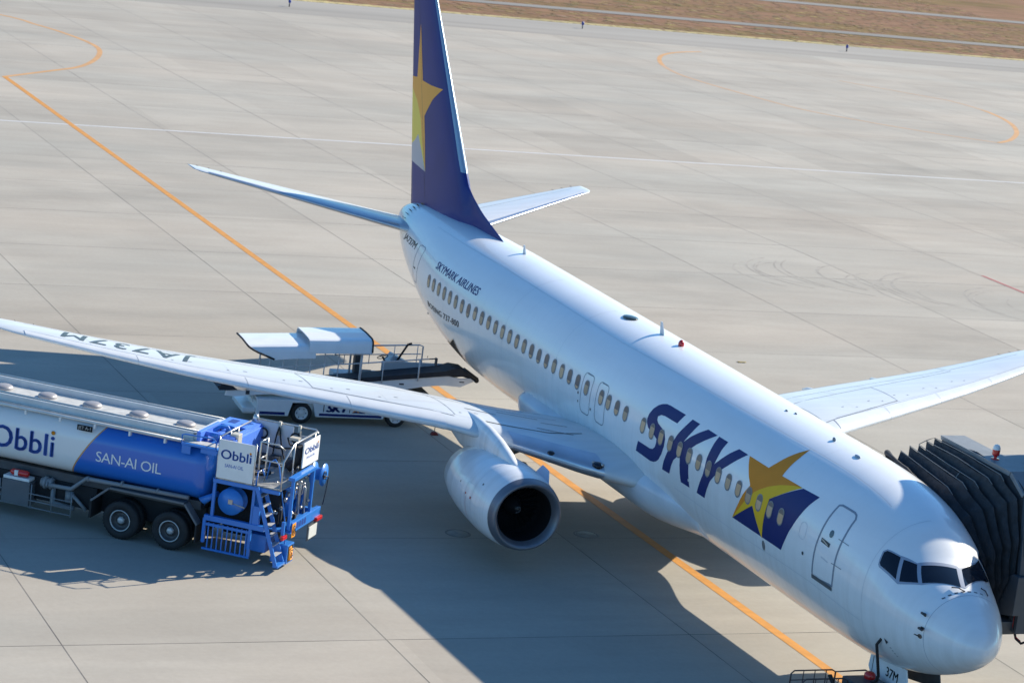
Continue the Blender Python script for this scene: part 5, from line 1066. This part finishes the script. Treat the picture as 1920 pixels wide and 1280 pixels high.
for (x, y) in ((2.7, .7), (3.75, .7), (2.7, 2.6), (3.75, 2.6)): b.lathe([(-.08, 0), (-.08, .22), (.08, .22), (.08, 0)], (x, y, .22), 'y', 20)
CT(b); b.build('castor_wheels', BLACK, cart)
b = MB(); pA = Vector(fpt(2.60, 2.12, 0)); pts = [Vector((3.2, .95, 1.0)), Vector((2.95, .98, 1.12)), Vector((2.8, 1.05, 1.3)), Vector((2.72, pA.y+.03, pA.z-.12)), Vector((2.60, pA.y, pA.z+.07))]
b.tube(pts, .035, 10); b.tube([pts[1]+Vector((.05, 0, 0)), pts[2]+Vector((.05, 0, 0))], .012, 6); CT(b); b.build('power_cable', BLACK, cart)
decal('power_socket', [(2.50, 2.06), (2.38, 2.10), (2.48, 2.16)], DARK, jet, eps=.01)
for k in range(4): 
    o = ribbon('socket_stencil', [(2.40-.03*k, 2.20+.05*k), (2.36-.03*k, 2.215+.05*k)], .03, LINE, jet); o['group'] = 'stencils by the power socket'

# ------------------------------------------------------------------ small things
def edge_light(x, y, lab):
    o = empty('edge_light', (x, y, 0)); tag(o, lab, 'taxiway light', 'blue lights along the far apron edge')
    b = MB(); b.tube([(0, 0, 0), (0, 0, .32)], .05, 8); b.build('stem', mat('light stem', (.10, .10, .11), .5), o)
    b = MB(); b.lathe([(.3, .10), (.48, .11), (.56, .07), (.58, 0)], (0, 0, 0), 'z', 12); b.build('lens', mat('blue lens', (.02, .03, .25), .3), o)
edge_light(148.3, -32.3, 'small blue edge light on the far shoulder, left of the tail fin')
edge_light(149.9, -57.6, 'small blue edge light on the far shoulder, just right of the tail fin')
edge_light(148.9, -81.5, 'small blue edge light on the far shoulder, farthest right of the three')
cone = empty('wheel_chock', (27.55, 2.35, 0)); tag(cone, 'small dark red chock with a thin upright handle beside the belt loader wheel', 'wheel chock')
b = MB(); b.prism([(-.12, 0), (.12, 0), (.06, .10), (-.06, .10)], -.08, .08, 'x'); b.build('block', mat('chock red', (.20, .02, .02), .6, noise=.2), cone, bevel=.01)
b = MB(); b.tube([(0, 0, .1), (0, 0, .42)], .012, 6); b.build('handle', DKG, cone)
stand = empty('hose_stand', (29.2, -.05, 0)); tag(stand, 'little black two legged stand on the orange line past the belt loader', 'stand')
b = MB(); b.tube([(0, 0, 0), (0, .02, .42)], .025, 6); b.tube([(0, -.16, 0), (0, -.16, .28), (0, 0, .30)], .02, 6); b.b2(-.03, .03, -.02, .10, .38, .46); b.build('frame', BLACK, stand)
for (x, y, lab) in ((17.56, 5.5, 'round pit cover in the shade left of the near engine'), (17.45, 1.68, 'round pit cover in the shade right of the near engine')):
    o = empty('pit_cover', (x, y, 0)); tag(o, lab, 'pit cover', 'flush covers in the apron')
    b = MB(); b.lathe([(.002, .30), (.012, .29), (.012, 0)], (0, 0, 0), 'z', 28); b.build('lid', mat('pit lid grey', (.28, .27, .25), .8, noise=.2, nscale=6), o)
    b = MB(); b.lathe([(.002, .36), (.008, .36), (.008, .30), (.002, .30)], (0, 0, 0), 'z', 28); b.build('rim', mat('pit rim', (.20, .19, .18), .8), o)
b = MB(); b.add([(38.2+.10*math.cos(a)+random.uniform(-.03, .03), -14.0+.20*math.sin(a), .01+.02*(k % 2)) for k, a in enumerate([2*math.pi*k/9 for k in range(9)])], [tuple(range(9))]); lf = b.build('litter_scrap', mat('dry straw', (.28, .22, .09), .9), None)
tag(lf, 'tiny straw coloured scrap lying on the concrete beyond the fuselage crown', 'litter')
